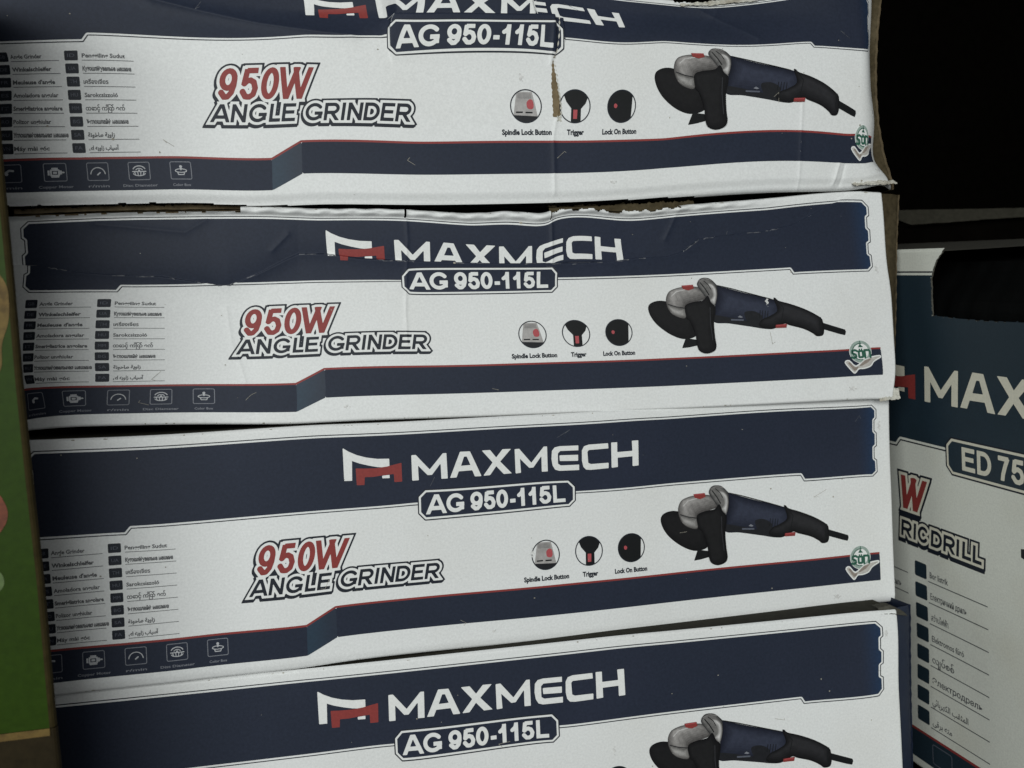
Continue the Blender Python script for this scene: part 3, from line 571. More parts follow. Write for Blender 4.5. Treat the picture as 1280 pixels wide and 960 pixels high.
    sh.poly(p, ART['btn'], 'red', h, .25); sh.poly(p, ART['trig'], 'red', h, .25); sh.poly(p, ART['lg1'], 'greylo', h, .2); sh.poly(p, ART['lg2'], 'grey', h, .2)
    ln([(150.2, -31.3), (155.4, -31.1)], .35, 'pink'); ln([(203.2, -55.9), (208.2, -55.8)], .35, 'pink')
    p.build('grinder_picture', fp)
    # icons on the lower bar
    for i, (cx, wd, cap) in enumerate(((-166.4, 9, 'r/min'), (-148.6, 14, 'Copper Motor'), (-130.7, 9, 'r/min'), (-112.8, 15, 'Disc Diameter'), (-94.7, 8, 'Color Box'))):
        p = Pieces(); cy = -84.4; bx = (cx - 6, cy - 5, cx + 6, cy + 5)
        sh.lay(p, lambda X, Y: np.abs(rrect(X, Y, cx, cy, 4.55, 3.9, .7)) - .17, bx, 'iconline', .18, .18)
        if i == 0: f = lambda X, Y: np.minimum(sd_line(X, Y, [(cx - 1.6, cy + .4), (cx, cy + 1.4), (cx + 1.4, cy + 1.2)], .9), circ(X, Y, (cx - 1.2, cy - .2), .7))
        elif i == 1:
            def f(X, Y):
                d = np.minimum(np.minimum(rrect(X, Y, cx - .2, cy - .2, 1.9, 1.5, .2), rrect(X, Y, cx - .2, cy + 1.7, 1.3, .35, .1)), rrect(X, Y, cx - .2, cy - 2.0, 1.6, .3, .1))
                d = np.maximum(d, -(rrect(X, Y, cx - .2, cy - .2, 1.25, .85, .2))); d = np.minimum(d, rrect(X, Y, cx - .2, cy - .2, .8, .5, .1))
                return np.minimum(np.minimum(d, rrect(X, Y, cx - 2.7, cy - .2, .4, 1.1, .1)), np.minimum(rrect(X, Y, cx + 2.1, cy - .1, .5, .9, .1), sd_line(X, Y, [(cx + 2.6, cy - .1), (cx + 3.4, cy - .1)], .7)))
        elif i == 2: f = lambda X, Y: np.minimum(sd_line(X, Y, ell(cx, cy - 1.3, 3.1, 3.1, 5, 175, 14), .4), sd_line(X, Y, [(cx - .2, cy - 1.4), (cx + .9, cy - .5)], .6))
        elif i == 3:
            def f(X, Y):
                d = np.minimum(np.minimum(sd_line(X, Y, ell(cx, cy + .3, 2.7, 2.0, 20, 160, 12), .45), sd_line(X, Y, ell(cx, cy + .1, 1.5, 1.1, 20, 160, 10), .4)), sd_line(X, Y, [(cx - 2.9, cy - .2), (cx + 2.9, cy - .2)], .45))
                for q in (-2.1, -.7, .7, 2.1): d = np.minimum(d, sd_line(X, Y, [(cx + q, cy - .2), (cx + q * .75, cy - 1.9)], .4))
                return np.minimum(np.minimum(d, sd_line(X, Y, ell(cx, cy - .9, 2.6, 1.2, 190, 350, 10), .4)), circ(X, Y, (cx, cy + .3), .45))
        else:
            def f(X, Y):
                d = np.minimum(circ(X, Y, (cx, cy + 1.7), .65), sd_line(X, Y, [(cx, cy + 1.7), (cx, cy + .3)], .6))
                d = np.minimum(d, np.minimum(sd_line(X, Y, ell(cx, cy - .1, 2.5, .8, 0, 360, 18), .38), sd_line(X, Y, [(cx - 1.5, cy - .9), (cx - 1.2, cy - 1.9), (cx + 1.2, cy - 1.9), (cx + 1.5, cy - .9)], .4)))
                return d
        sh.lay(p, f, bx, 'icon', .18, .18)
        sh.text(p, cap, cx - wd / 2, -91.4, 1.15, 'grey', .18, wd, .02)
        p.build('feature_icon', fp)

def seal(sh, fp, dy=0.0, du=0.0):
    p = Pieces(); o = lambda n: [(x + du, y + dy) for x, y in ART[n]]; c = (249.2 + du, -72.8 + dy); bx = (238 + du, -87 + dy, 263 + du, -64 + dy)
    rb = smooth_poly(o('ribbon'), 3)
    sh.lay(p, lambda X, Y: np.minimum(circ(X, Y, c, 6.5), sd_poly(X, Y, rb) - .3), bx, 'white', .22, .25); sh.lay(p, lambda X, Y: sd_poly(X, Y, rb) + .35, bx, 'ribbonpale', .27, .22)
    sh.lay(p, lambda X, Y: np.maximum(np.abs(circ(X, Y, c, 5.45)) - .8, -sd_poly(X, Y, rb)), bx, 'palegreen', .27, .22)
    sh.lay(p, lambda X, Y: np.maximum(np.maximum(np.abs(circ(X, Y, c, 4.6)) - .25, X - c[0] - 1), -sd_poly(X, Y, rb)), bx, 'green', .30, .2)
    f = lambda X, Y: np.minimum(np.minimum(sd_line(X, Y, o('s'), 1.25), np.abs(rrect(X, Y, 249.2 + du, -74.2 + dy, 1.15, 1.75, .5)) - .62),
                                np.minimum(sd_line(X, Y, [(x + du, y + dy) for x, y in ART['n']], 1.25), np.minimum(circ(X, Y, (248.6 + du, -71.5 + dy), .42), circ(X, Y, (249.9 + du, -71.5 + dy), .42))))
    sh.lay(p, f, bx, 'green', .30, .18)
    sh.lay(p, lambda X, Y: np.minimum(sd_poly(X, Y, o('sm')), sd_line(X, Y, [(249.4 + du, -68 + dy), (249.4 + du, -66.9 + dy)], .5)), bx, 'green', .30, .2)
    sh.poly(p, o('rib1'), 'ribbon', .30, .22); sh.poly(p, o('rib2'), 'ribbon', .30, .22)
    p.build('quality_seal', fp)

# ---------------------------------------------------------------- the four long grinder cartons
V0, V1, U0, U1 = -99.2, 16.6, -185.0, 271.6
DEPTH = 116.0
W34 = {b: TPS(CTRL[b], 0.003) for b in ('3', '4')}

# carton 1: topmost; squashed along its upper edge, its middle third standing free of both ends
MAIN1 = [r for r in CTRL['1'] if not (1 < r[0] < 85 and -33.5 < r[1] < -17) and r[0] not in (249.38, 261.76)] + [
 [119.3,0,117.85,-9.43],[119.3,-13,119.95,-17.04],[104,-13,105.45,-15.93],[92.7,-13.3,88.97,-14.4],[102.3,-13.1,101.91,-15.56],[-33.3,-10.8,-35.27,-13.34],[-29.5,-10.9,-31.27,-13.31],[-27.4,-13.2,-28.9,-14.4],[-5.2,-12.9,-6.54,-14.4],[0,-13,-1.28,-14.24],[-27.6,-5,-29.29,-10.53],
 [-36,-25.5,-36,-24.29],[-4,-25.5,-4,-23.96],[88,-25.5,88.87,-23.92],[136,-25.5,139.22,-24.92],[164,-25.5,167.77,-26.33],[210,-25.5,215.7,-24.48],[165,11.7,163,-5.5],[190,11.7,189,-3.0],[230,11.7,230,3],[240,-28.4,243.9,-27.61],
 [262,-28.4,253.99,-27.34],[262,-40,253.76,-37.95],[262,-50,253.5,-49.19],[262,-62,254.31,-62.96],[262,-86.2,254.28,-85.13],[262,-95,258.75,-90.24],[271.6,-98,267.42,-95.56],[271.6,-86,258.16,-84.39],[271.6,-62,258.43,-62.0],[271.6,-50,257.15,-48.1],[271.6,-30,257.41,-25.85],[271.6,-5,259.76,0.98],
 [249.4,-73.9,246.9,-73.5],[249.4,-86,248,-85.8],[239,-73,239,-73]]
CEN1 = [[1.91,-21.49,1.96,-18.94],[5.35,-17.76,5.32,-15.4],[80.74,-17.76,84.36,-14.55],[84.14,-21.49,88.23,-18.38],[84.14,-29.51,87.68,-28.68],[80.74,-32.84,83.43,-31.99],[5.35,-32.84,4.91,-32.81],[1.91,-29.51,1.38,-28.93],
        [3,-13,6.2,-11.24],[35.4,-12.9,39.0,-10.46],[69.8,-13,75.5,-10.38],[24,-8.5,28.4,-6.9],[60,-5,66.5,-4.4],[0,11,0,4],[80,11,84,4]]
T1M, T1C = TPS(MAIN1, .003), TPS(CEN1, .003)
W1 = waves(11, .5)
def place1(U, V):
    xm, ym = T1M(U, V); xc, yc = T1C(U, V)
    k = sstep(2.8, 3.6, U) * (1 - sstep(79.6, 80.6, U)) * sstep(-31, -26.5, V)
    kp = sstep(-2, 1.6, U) * (1 - sstep(84.3, 88, U)) * sstep(-38, -30, V) * (V < -15.5)
    k = np.maximum(k, kp)
    x = xm * (1 - k) + xc * k; y = ym * (1 - k) + yc * k
    z = W1(x, y)
    kc = sstep(2.8, 3.6, U) * (1 - sstep(79.6, 80.6, U))
    z = z + kc * (1.6 * sstep(-40, -22, V) - 7.0 * sstep(-15.2, -12.5, V) + 1.5 * sstep(-10, 10, V))         # middle third: forward at the plate, folded in above it
    kl = 1 - sstep(2.8, 3.6, U); kr = sstep(79.6, 80.6, U)
    z = z - 4.0 * kr * sstep(-26, 4, V) * (1 - sstep(190, 240, U)) - 3.0 * kl * sstep(-27, -6, V) * sstep(-120, -20, U)
    z = z + 1.6 * ridge(x, y, [(-116, -1), (-102, -8.5), (-82, -13.1), (-58, -17.8), (-29, -21.7), (-15, -23)], 3.0)
    z = z - 7 * np.clip((U - 246) / 25.6, 0, 1) ** 2
    for pts, a, w in (([(82.8, -16.4), (81.4, -28), (80.2, -35.7)], .5, .7), ([(82.6, -58.8), (79.9, -70.4), (79.4, -87.9), (78.8, -98.7)], .55, .7), ([(213, -55), (211.4, -73.6), (208.8, -100)], .4, .7),
                      ([(232.6, -86.2), (229, -96.5)], .9, 1.0), ([(236, -87), (233, -97)], -.6, 1.0), ([(150, -2), (190, -22)], .5, 2), ([(170, -8), (158, -24)], .4, 2)):
        z = z + a * ridge(x, y, pts, w)
    z = z - 1.4 * sstep(-94.5, -99.2, V)
    return x, y, z

# carton 2: the top third has been pressed down, so a pleat hides the feet of the big letters
CRE = np.array([(-190,-17.6),(-181.7,-17.7),(-176.6,-17.8),(-164.7,-18.3),(-147.1,-21.9),(-126,-23.7),(-111.5,-24.3),(-84.9,-28.9),(-81,-28.9),(-67,-23.6),(-54.2,-17.2),(-47.6,-14.3),(-34.2,-14.4),(-18,-17),(-.7,-18),(37.1,-19.6),(56.5,-20.2),(74.9,-20.1),(93.4,-20.6),(110.9,-19.8),(125.5,-17.9),(142.6,-17.3),(151.4,-14.6),(160.7,-8.1),(176.8,-6.2),(198.6,-4.1),(215.2,-.9),(230.3,6.1),(244,12.7),(275,24)])
T2 = [(-175.3,2.2),(-136.1,3.9),(-74.8,4.7),(-36.6,3.7),(4.9,3.2),(38.8,.9),(79.2,.8),(81.4,3.4),(120.7,3.0),(143.7,4.5),(201.1,8.7)]
ENDS2 = [r for r in CTRL['2'] if r[0] > 200 and r[1] > -29]
A2 = [r for r in CTRL['2'] if r[1] > -1 and r[0] < 150] + ENDS2 + [[u, 11.7, u, y] for u, y in T2] + [[u, -12, u, y - 23.7 * (.9 if -40 < u < 160 else .96)] for u, y in T2[:-1]] + [[271.6, 16.6, 272.2, 17.6], [201, 16.6, 201.4, 13.9], [271.6, -20, 272.4, -18], [60, 16.6, 60, 6.8], [-60, 16.6, -60, 9.2]]
B2 = [r for r in CTRL['2'] if r[1] < -1 or r[0] > 150] + [[-172, -98.5, -172.5, -93.6], [-40, -98.5, -40.4, -95.9], [137, -98.5, 136.8, -97.0], [271.6, -98.5, 270.6, -97.1], [271.6, -40, 273, -38]]
TA, TB = TPS(A2, .003), TPS(B2, .003)
W2 = waves(5, .45)
def place2(U, V):
    xa, ya = TA(U, V); xb, yb = TB(U, V)
    cb = np.interp(xb, CRE[:, 0], CRE[:, 1]); ca = np.interp(xa, CRE[:, 0], CRE[:, 1])
    up = yb > cb
    x = np.where(up, xa, xb); y = np.where(up, np.maximum(ya, ca), yb)
    deep = np.interp(x, [-190, -150, -90, -50, 0, 120, 150, 180, 240, 275], [1.5, 2.6, 4.4, 3.4, 3.6, 3.0, 1.6, .9, .4, 0])
    za = -deep * np.clip((yb - cb) / 2.0, 0, 1) * np.exp(-np.maximum(y - ca, 0) / 16.0)
    zb = .5 * deep * np.exp(-np.maximum(cb - yb, 0) / 7.0)
    z = np.where(up, za + .5 * deep * (1 - np.clip((yb - cb) / 2.0, 0, 1)), zb) + W2(x, y)
    for pts, a, w in (([(5.5, 7.6), (6, -7.6), (4.8, -19.6), (3.4, -43.5), (3.6, -59.5)], .5, .6), ([(-82.3, -39.7), (-80.4, -57), (-77, -66.7), (-74.7, -75.7)], .35, .8), ([(80.3, 8), (80.5, -19)], .7, .6),
                      ([(150, 8), (142, -8)], .5, 1.2), ([(-140, 1), (-100, -3), (-90, 3)], .5, 2.0), ([(-60, -12), (-52, -4)], .5, 1.2)):
        z = z + a * ridge(x, y, pts, w)
    z = z + (2.6 * sstep(11.9, 14.0, V) - 1.2 * sstep(15, 16.6, V) + .7 * (np.abs(np.sin(U * .21 + V * .55)) - .5) * sstep(12, 14.5, V) + .4 * np.sin(U * .5 - V * .8) * sstep(12, 14, V)) * (1 - sstep(150, 220, U))
    return x, y, z

W3, W4 = waves(21, .16), waves(33, .14)
def place3(U, V):
    x, y = W34['3'](U, V); return x, y, W3(x, y) - .8 * sstep(-95, -99.2, V)
def place4(U, V):
    x, y = W34['4'](U, V); return x, y, W4(x, y)

def jag(u, seed, amp, sc=1.0):
    r = np.random.RandomState(seed); return amp * sum(np.sin(u * k * sc + p) for k, p in zip((.31, .83, 1.7, 3.1), r.uniform(0, 6, 4))) / 4
def mask1(u, v):
    return (v < np.where((u > 150) & (u < 195), 14 + jag(u, 3, 1.5), 16.6)) & (v > -102.5 + (1.9 + jag(u, 15, .2, .3)) * (1 - sstep(-110, -20, u)) + 2.0 * (1 - sstep(110, 190, u)))
def mask2(u, v):
    top = np.where(u < -74, 13.4 + jag(u, 1, .3, .5), np.where(u < 79.6, 16.7 + jag(u, 2, .5), np.where(u < 150, 14.6 + jag(u, 4, 1.6, .35) + jag(u, 5, .5), 16.8)))
    return (v < top) & ~((np.abs(u - 5) < .5) & (v > 12.2)) & ~((np.abs(u - 79.8) < .45) & (v > 12.0))

def wear(sh, p, k):
    r = np.random.RandomState(k * 13)
    for i in range(26):
        c = (r.uniform(-165, 262), r.uniform(-97, 12)); w = abs(r.normal(.1, .14)) + .1
        sh.lay(p, lambda X, Y: np.hypot((X - c[0]) * r2, Y - c[1]) - w, (c[0] - 1, c[1] - 1, c[0] + 1, c[1] + 1), 'grime', .29, .1) if (r2 := r.uniform(.5, 1.6)) else None
    for i in range(7):
        a = np.array([r.uniform(-150, 255), r.uniform(-95, 8)]); q = [tuple(a + [t * r.uniform(-3, 3), t * r.uniform(-2, 3)]) for t in (0, 1, 2)]
        sh.lay(p, lambda X, Y: sd_line(X, Y, q, .16), (min(x for x, y in q) - .5, min(y for x, y in q) - .5, max(x for x, y in q) + .5, max(y for x, y in q) + .5), 'rub' if a[1] > -25 else 'grime', .29, .1)
    for cx, cy, w, hh in ((r.uniform(225, 262), -93, 2.2, 1.4), (r.uniform(-120, 200), r.uniform(-66, -40), 1.0, 2.0), (r.uniform(-60, 240), -91.5, 1.6, .8), (264, r.uniform(-60, 10), 1.0, 2.4)):
        sh.lay(p, lambda X, Y: np.hypot((X - cx) / w, (Y - cy) / hh) - .75 + .55 * np.sin(X * 2.3 + k) * np.sin(Y * 2.9 + cx) + .3 * np.sin(X * 5.1) * np.sin(Y * 4.3), (cx - 4, cy - 4, cx + 4, cy + 4), 'smudge', .27, .2)
    tab = r.normal(0, .75, 700); n = lambda X, sc, ph: np.interp((X + 190) * 1.4 * sc, np.arange(700), tab) + .5 * np.interp((X + 200) * .31, np.arange(700), tab)
    sh.lay(p, lambda X, Y: np.abs(Y - (V0 + .7)) - .28 * (n(X, 1, k) - 1.1), (U0 + 20, V0, U1, V0 + 2), 'grime', .05, .25)
    sh.lay(p, lambda X, Y: np.abs(X - (U1 - .6)) - .32 * (n(Y, 1.4, k + 2) - .9), (U1 - 2.5, V0, U1, V1), 'grime', .05, .25)
    sh.lay(p, lambda X, Y: np.abs(Y - (V1 - .8)) - .3 * (n(X, .8, k + 4) - 1.0), (U0 + 20, V1 - 2.5, U1, V1), 'grime', .05, .25)
    if k == 2:      # ink rubbed away along the pleat
        pts = np.stack([np.linspace(-170, 225, 300), np.interp(np.linspace(-170, 225, 300), CRE[:, 0], CRE[:, 1])], 1)
        G = sh.P[..., :2].reshape(-1, 2); UV = np.stack([sh.U.ravel(), sh.V.ravel()], 1)
        low = sh.P[..., 1].ravel() < np.interp(sh.P[..., 0].ravel(), CRE[:, 0], CRE[:, 1]) - .15
        G = G[low]; UV = UV[low]; q = [tuple(UV[((G - c) ** 2).sum(1).argmin()]) for c in pts]
        for i in range(0, 299):
            if math.sin(i * .21) + math.sin(i * .67 + 1) > .35 and abs(q[i][0] - q[i + 1][0]) < 4:
                a, c = q[i], q[i + 1]
                sh.lay(p, lambda X, Y: sd_line(X, Y, [a, c], .3 + .16 * math.sin(i * 1.7)), (min(a[0], c[0]) - .5, min(a[1], c[1]) - .5, max(a[0], c[0]) + .5, max(a[1], c[1]) + .5), 'rub', .28, .14)

FAR1 = cam_o.matrix_world.copy(); FAR1 = Matrix.Translation(FAR1.translation) @ Matrix.Scale(1.045, 4) @ Matrix.Translation(-FAR1.translation)
def carton(b, label, place, mask=None, side='dark', outer=None, top='darkboard'):
    root = thing('tool_carton', label, 'carton', FAR1 @ loc4(POSE[b]) if b == '1' else loc4(POSE[b]), 'angle grinder cartons in the stack')
    sh = Sheet(U0, U1, V0 - (2.6 if b == '1' else 0), V1, place, .5 if mask else .75, mask, 2.8 if b == '1' else 1.3)
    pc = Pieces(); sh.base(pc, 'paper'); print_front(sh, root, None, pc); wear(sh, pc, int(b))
    fp = pc.build('front_panel', root)
    print_parts(sh, fp)
    if b == '1': seal(sh, fp)
    else: seal(sh, fp)
    # the rest of the box, folded back from the four edges of the face
    P = sh.P; inn = np.array([0, 0, -0.9])
    def back(A, dz=DEPTH):
        B = A.copy(); B[:, 2] = -dz; return B
    t = Pieces(); e = P[-1][::8] + inn; e = np.vstack([e, P[-1][-1:] + inn]); bk = back(e); bk[:, 1] = V1
    if mask is not None: e[:, 1] -= 1.2
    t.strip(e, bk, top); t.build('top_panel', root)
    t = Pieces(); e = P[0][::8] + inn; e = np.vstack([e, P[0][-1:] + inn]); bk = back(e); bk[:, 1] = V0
    t.strip(e, bk, 'darkboard' if b in '12' else 'paper'); t.build('bottom_panel', root)  # shade under the two upper cartons is put into their dark board colour
    t = Pieces(); e = P[:, 0][::6] + inn; t.strip(e, back(e), 'sidenavy'); t.build('side_panel', root)
    t = Pieces(); e = P[:, -1][::4] + inn
    e = np.vstack([e, P[-1:, -1] + inn])
    if outer is None:
        t.strip(e, back(e), side)
    else:
        oy = np.array(outer); yy = e[:, 1]
        n = 12; prev = e
        ox = np.interp(-yy, -oy[:, 1], oy[:, 0])
        for k in range(1, n + 1):
            q = k / n
            cur = np.stack([e[:, 0] + (ox - e[:, 0]) * np.sin(q * math.pi / 2), e[:, 1], e[:, 2] * (1 - q) - 9 * q + .3 * np.sin(yy * .9 + k)], 1)
            t.strip(prev, cur, side); prev = cur
        rim = prev + [0.5, 0, 1.2]
        t.strip(prev, rim, 'kraftdark' if side == 'sideboard' else side)
        t.strip(rim, rim - [0.4, 0, 2.5], side); t.strip(rim - [0.4, 0, 2.5], back(prev), side)
    t.build('side_panel', root)
    t = Pieces(); t.strip([(U0, V0, -DEPTH), (U1, V0, -DEPTH)], [(U0, V1, -DEPTH), (U1, V1, -DEPTH)], 'paper'); t.build('back_panel', root)
    return root, fp, sh

def torn_strip(pts_lo, pts_hi, z0, z1, m, name, parent, seed=0, n=160, rag=.5):
    """A ragged ribbon of torn board between two lines, crumpled in depth."""
    lo = np.array(pts_lo, float); hi = np.array(pts_hi, float); x = np.linspace(max(lo[0, 0], hi[0, 0]), min(lo[-1, 0], hi[-1, 0]), n)
    r = np.random.RandomState(seed)
    yl = np.interp(x, lo[:, 0], lo[:, 1]) + jag(x, seed, rag * .6); yh = np.interp(x, hi[:, 0], hi[:, 1]) + jag(x, seed + 1, rag) + r.uniform(-.2, .2, n) * rag
    p = Pieces(); rows = 6; prev = None
    for k in range(rows + 1):
        q = k / rows
        cur = np.stack([x, yl + (yh - yl) * q, z0 + (z1 - z0) * q + jag(x + k * 7, seed + 5, .5, .7) + r.uniform(-.12, .12, n)], 1)
        if prev is not None: p.strip(prev, cur, m)
        prev = cur
    p.strip(prev, prev + [0, .3, -6], m)
    return p.build(name, parent)

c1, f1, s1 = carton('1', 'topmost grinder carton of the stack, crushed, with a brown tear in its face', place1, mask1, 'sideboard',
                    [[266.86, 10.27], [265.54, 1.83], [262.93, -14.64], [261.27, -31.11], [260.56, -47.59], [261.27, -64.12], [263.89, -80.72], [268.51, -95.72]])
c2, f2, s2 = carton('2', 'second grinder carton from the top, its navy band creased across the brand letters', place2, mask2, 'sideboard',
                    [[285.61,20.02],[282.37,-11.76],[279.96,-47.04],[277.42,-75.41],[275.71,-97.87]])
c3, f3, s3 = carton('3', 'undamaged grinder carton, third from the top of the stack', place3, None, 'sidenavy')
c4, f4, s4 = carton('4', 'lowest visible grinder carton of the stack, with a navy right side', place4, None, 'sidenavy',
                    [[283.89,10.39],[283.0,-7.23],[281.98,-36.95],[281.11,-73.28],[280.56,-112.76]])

# tears and torn edges
p = Pieces(); tear = [(79.9, -33.4), (80.9, -41.5), (82.0, -49.2), (82.9, -55), (83.1, -58.8), (81.6, -60.4), (79.4, -60.2), (79.3, -56), (79.1, -51.1), (78.8, -46), (79.2, -41.5)]
inv = lambda u, v: s1.at([(u, v)], 0)[0]
jt = lambda X, Y: sd_poly(X, Y, tear) + .25 * np.sin(Y * 2.3) * np.sin(Y * .9 + 1)
s1.lay(p, jt, (76, -63, 86, -32), 'kraft', .16, .2)
s1.lay(p, lambda X, Y: np.maximum(np.abs(jt(X, Y) - .25) - .28 - .2 * np.sin(Y * 3.1), -(X - 80.5 - (Y + 33) * -.09)), (76, -63, 86, -32), 'torn', .30, .2)
s1.lay(p, lambda X, Y: circ(X, Y, (82.3, -61), 1.2) + .5 * np.sin(X * 3) * np.sin(Y * 2.6), (78, -65, 86, -58), 'torn', .24, .2)
s1.lay(p, lambda X, Y: sd_line(X, Y, [(82.4, -16), (81.9, -22), (81.0, -28), (80.2, -33.5)], .42) + .18 * np.sin(Y * 2.1), (78, -36, 85, -15), 'torn', .32, .16)
p.build('tear', f1)
torn_strip([(228, -93.5), (257, -94.5)], [(228, -86), (258, -88)], .35, .3, 'torn', 'torn_corner', f1, 9, 60, 1.2) if False else None
torn_strip([(240, -97.6), (265.5, -97.2)], [(240, -95.6), (265.5, -94.8)], 1.2, -1.5, 'torn', 'torn_corner', c1, 12, 60, .9)
torn_strip([(150, -5.6), (166, -5.0), (190, -2.4), (197, -1.2)], [(150, -3.8), (166, -2.6), (190, .6), (197, .6)], -2.6, -4, 'torn', 'torn_edge', c1, 14, 80, .6)
torn_strip([(-176, 2.2), (-100, 3.6), (-74, 4.4)], [(-176, 9.0), (-130, 10.6), (-74, 11.2)], -3.2, -4.2, 'kraftdark', 'torn_edge', c2, 21, 150, 1.2)
torn_strip([(80, 2.6), (110, 2.6), (150, 4.6), (160, 6.0)], [(80, 9.8), (110, 10.6), (150, 12.4), (160, 13.0)], -2.6, -3.4, 'sideboard', 'torn_edge', c2, 25, 120, 1.0)
torn_strip([(262, -98.6), (274.6, -97.6)], [(262, -95.4), (274.6, -91.5)], .8, -.6, 'torn', 'torn_corner', c2, 31, 40, .8)
torn_strip([(258, 15.6), (272.4, 14.2)], [(258, 17.4), (273, 17.4)], .6, -2, 'torn', 'torn_corner', c3, 35, 40, .6)
torn_strip([(262, 14.8), (270, 14.2), (277.6, 12.6)], [(262, 17.6), (270, 18.4), (277.9, 13.8)], 0.2, -3, 'flapgrey', 'torn_flap', c4, 41, 50, .3)

# ---------------------------------------------------------------- the drill carton on the right, turned towards the stack
EU0, EU1, EV0, EV1, ED_D = -190.0, 190.0, -246.0, 65.2, 130.0
NOTCH = [(16.1, 70), (16.3, 63.5), (13.5, 61), (10.9, 58.5), (8.4, 54), (6.2, 48.1), (6.6, 44), (6.3, 39.4), (6.8, 28.4), (25.5, 27.5), (45.9, 27.1), (72.5, 27.6), (104, 28.5), (106, 70)]
notch_f = lambda X, Y: sd_poly(X, Y, NOTCH) + .22 * np.sin(Y * 1.9 + X) + .12 * np.sin(X * 2.7)
ed = thing('drill_carton', 'white and navy electric drill carton turned sideways right of the stack, top corner torn open', 'carton', loc4(ED_POSE))
WE = waves(44, .35)
esh = Sheet(EU0, EU1, EV0, EV1, lambda U, V: (U, V, WE(U, V)), 1.0, lambda X, Y: notch_f(X, Y) > 0)
pc = Pieces()
v, l, t = march(lambda X, Y: np.where(notch_f(X, Y) > 0, -np.minimum(notch_f(X, Y), 1), -notch_f(X, Y)), (EU0, EV0, EU1, EV1), 1.0)
pc.add(esh.at(v, 0), l, t, 'paper_old', v)
EK = 1.5437
eb = [(-176, 52.9), (330, 52.9), (330, -46), (-22.3, -46), (-26, -50), (-176, -50)]
esh.lay(pc, lambda X, Y: np.maximum(sd_poly(X, Y, eb) + 2.2, X - 189), (-180, -52, 189, 54), 'ednavy', .10, .6)
esh.lay(pc, lambda X, Y: np.maximum(np.maximum(sd_poly(X, Y, eb), -sd_poly(X, Y, eb) - .8), X - 189), (-180, -52, 189, 54), 'ink', .10, .4)
esh.poly(pc, [(-176, -220.6), (189, -220.6), (189, -222.2), (-176, -222.2)], 'red', .1, .5)
esh.poly(pc, [(-176, -222.2), (189, -222.2), (189, -240), (-176, -240)], 'ednavy', .1, .8)
efp = pc.build('front_panel', ed)
emblem(esh, EK, ('cream', 'red', 'cream')).build('brand_emblem', efp); brand_word(esh, EK, 'cream').build('brand_name', efp)
EPL = [(15.9, -41.5), (20.4, -37), (113, -37), (117.4, -41.5), (117.4, -54), (113, -58.6), (20.4, -58.6), (15.9, -54)]
p = Pieces(); pd = lambda X, Y: sd_poly(X, Y, EPL); bx = (14, -60, 119, -35)
esh.lay(p, lambda X, Y: np.maximum(pd(X, Y), -pd(X, Y) - .9), bx, 'ink', .18, .4)
esh.lay(p, lambda X, Y: np.maximum(pd(X, Y) + .9, -pd(X, Y) - 2.3), bx, 'cream', .18, .4)
esh.lay(p, lambda X, Y: pd(X, Y) + 2.3, bx, 'ednavy', .18, .5)
esh.lay(p, word_sdf([('E', 28.6, 38.4), ('D', 39.8, 49.9), ('7', 54.1, 62.4), ('5', 63.6, 72.2)], -54.1, -41.2, 2.5), (27, -56, 74, -40), 'cream', .26, .3)
p.build('model_plate', efp)
p = Pieces(); a = word_sdf([('W', -26.5, -4.9)], -86.6, -66.6, 4.0, .2)
b = word_sdf([('E', -60, -52), ('L', -51, -44), ('E', -43, -35), ('C', -34, -25), ('T', -24.5, -16), ('R', -23.6 + 8 - 8.6, -14.6), ('I', -13.6, -10.6), ('C', -9.4, -.6), ('D', 2.0, 11.2), ('R', 12.4, 21.8), ('I', 22.4, 25.4), ('L', 27.4, 34.6), ('L', 35.4, 42.4)][5:], -103.6, -93.8, 2.0, .06)
un = lambda o, dx=0, dy=0: (lambda X, Y: np.minimum(a(X - dx, Y - dy) - o, b(X - dx, Y - dy) - o * .92)); bx = (-34, -112, 50, -58)
esh.lay(p, lambda X, Y: np.minimum(un(3.0)(X, Y), un(2.7, -.3, -1.8)(X, Y)), bx, 'ink', .14, .4)
esh.lay(p, un(1.75), bx, 'cream', .20, .35)
esh.lay(p, a, bx, 'red', .26, .35); esh.lay(p, b, bx, 'ink', .26, .3)
p.build('power_rating_title', efp)
p = Pieces()
EROWS = [('Bor listrik', 15), ('Електричний дриль', 29), ('สว่านไฟฟ้า', 14), ('Elektromos fúró', 26), ('လျှပ်စစ်', 18), ('Электродрель', 40), ('ﻲﺋﺎﺑﺮﻬﻜﻟﺍ ﺐﻘﺜﻤﻟﺍ', 29), ('ﯽﻗﺮﺑ ﻪﺘﻣ', 16)]
for cx, tx, ul in ((-7.2, .6, 45.6), (-62, -54, 36)):
    for r, (nm, wd) in enumerate(EROWS):
        cy = -120.4 - 12.78 * r
        esh.lay(p, lambda X, Y: rrect(X, Y, cx, cy, 5.1, 4.5, 1.1), (cx - 6, cy - 5, cx + 6, cy + 5), 'ednavy', .12, .4)
        esh.text(p, nm, tx, cy - 2.6, 3.6, 'text', .12, min(wd, ul), .015)
        esh.lay(p, lambda X, Y: np.maximum(np.abs(Y - cy + 5.1) - .3, np.abs(X - (tx + ul - 2) / 2 - tx / 2 + .0) - ul / 2 - .6), (tx - 4, cy - 6, tx + ul + 2, cy - 4.4), 'text', .12, .3)
p.build('language_list', efp)
p = Pieces()
esh.poly(p, [(69.5, -87), (82, -84.5), (82, -94), (69.5, -91.5)], 'char', .12, .5); esh.poly(p, [(80, -81), (98, -79), (98, -98), (80, -96)], 'char', .14, .5, True)
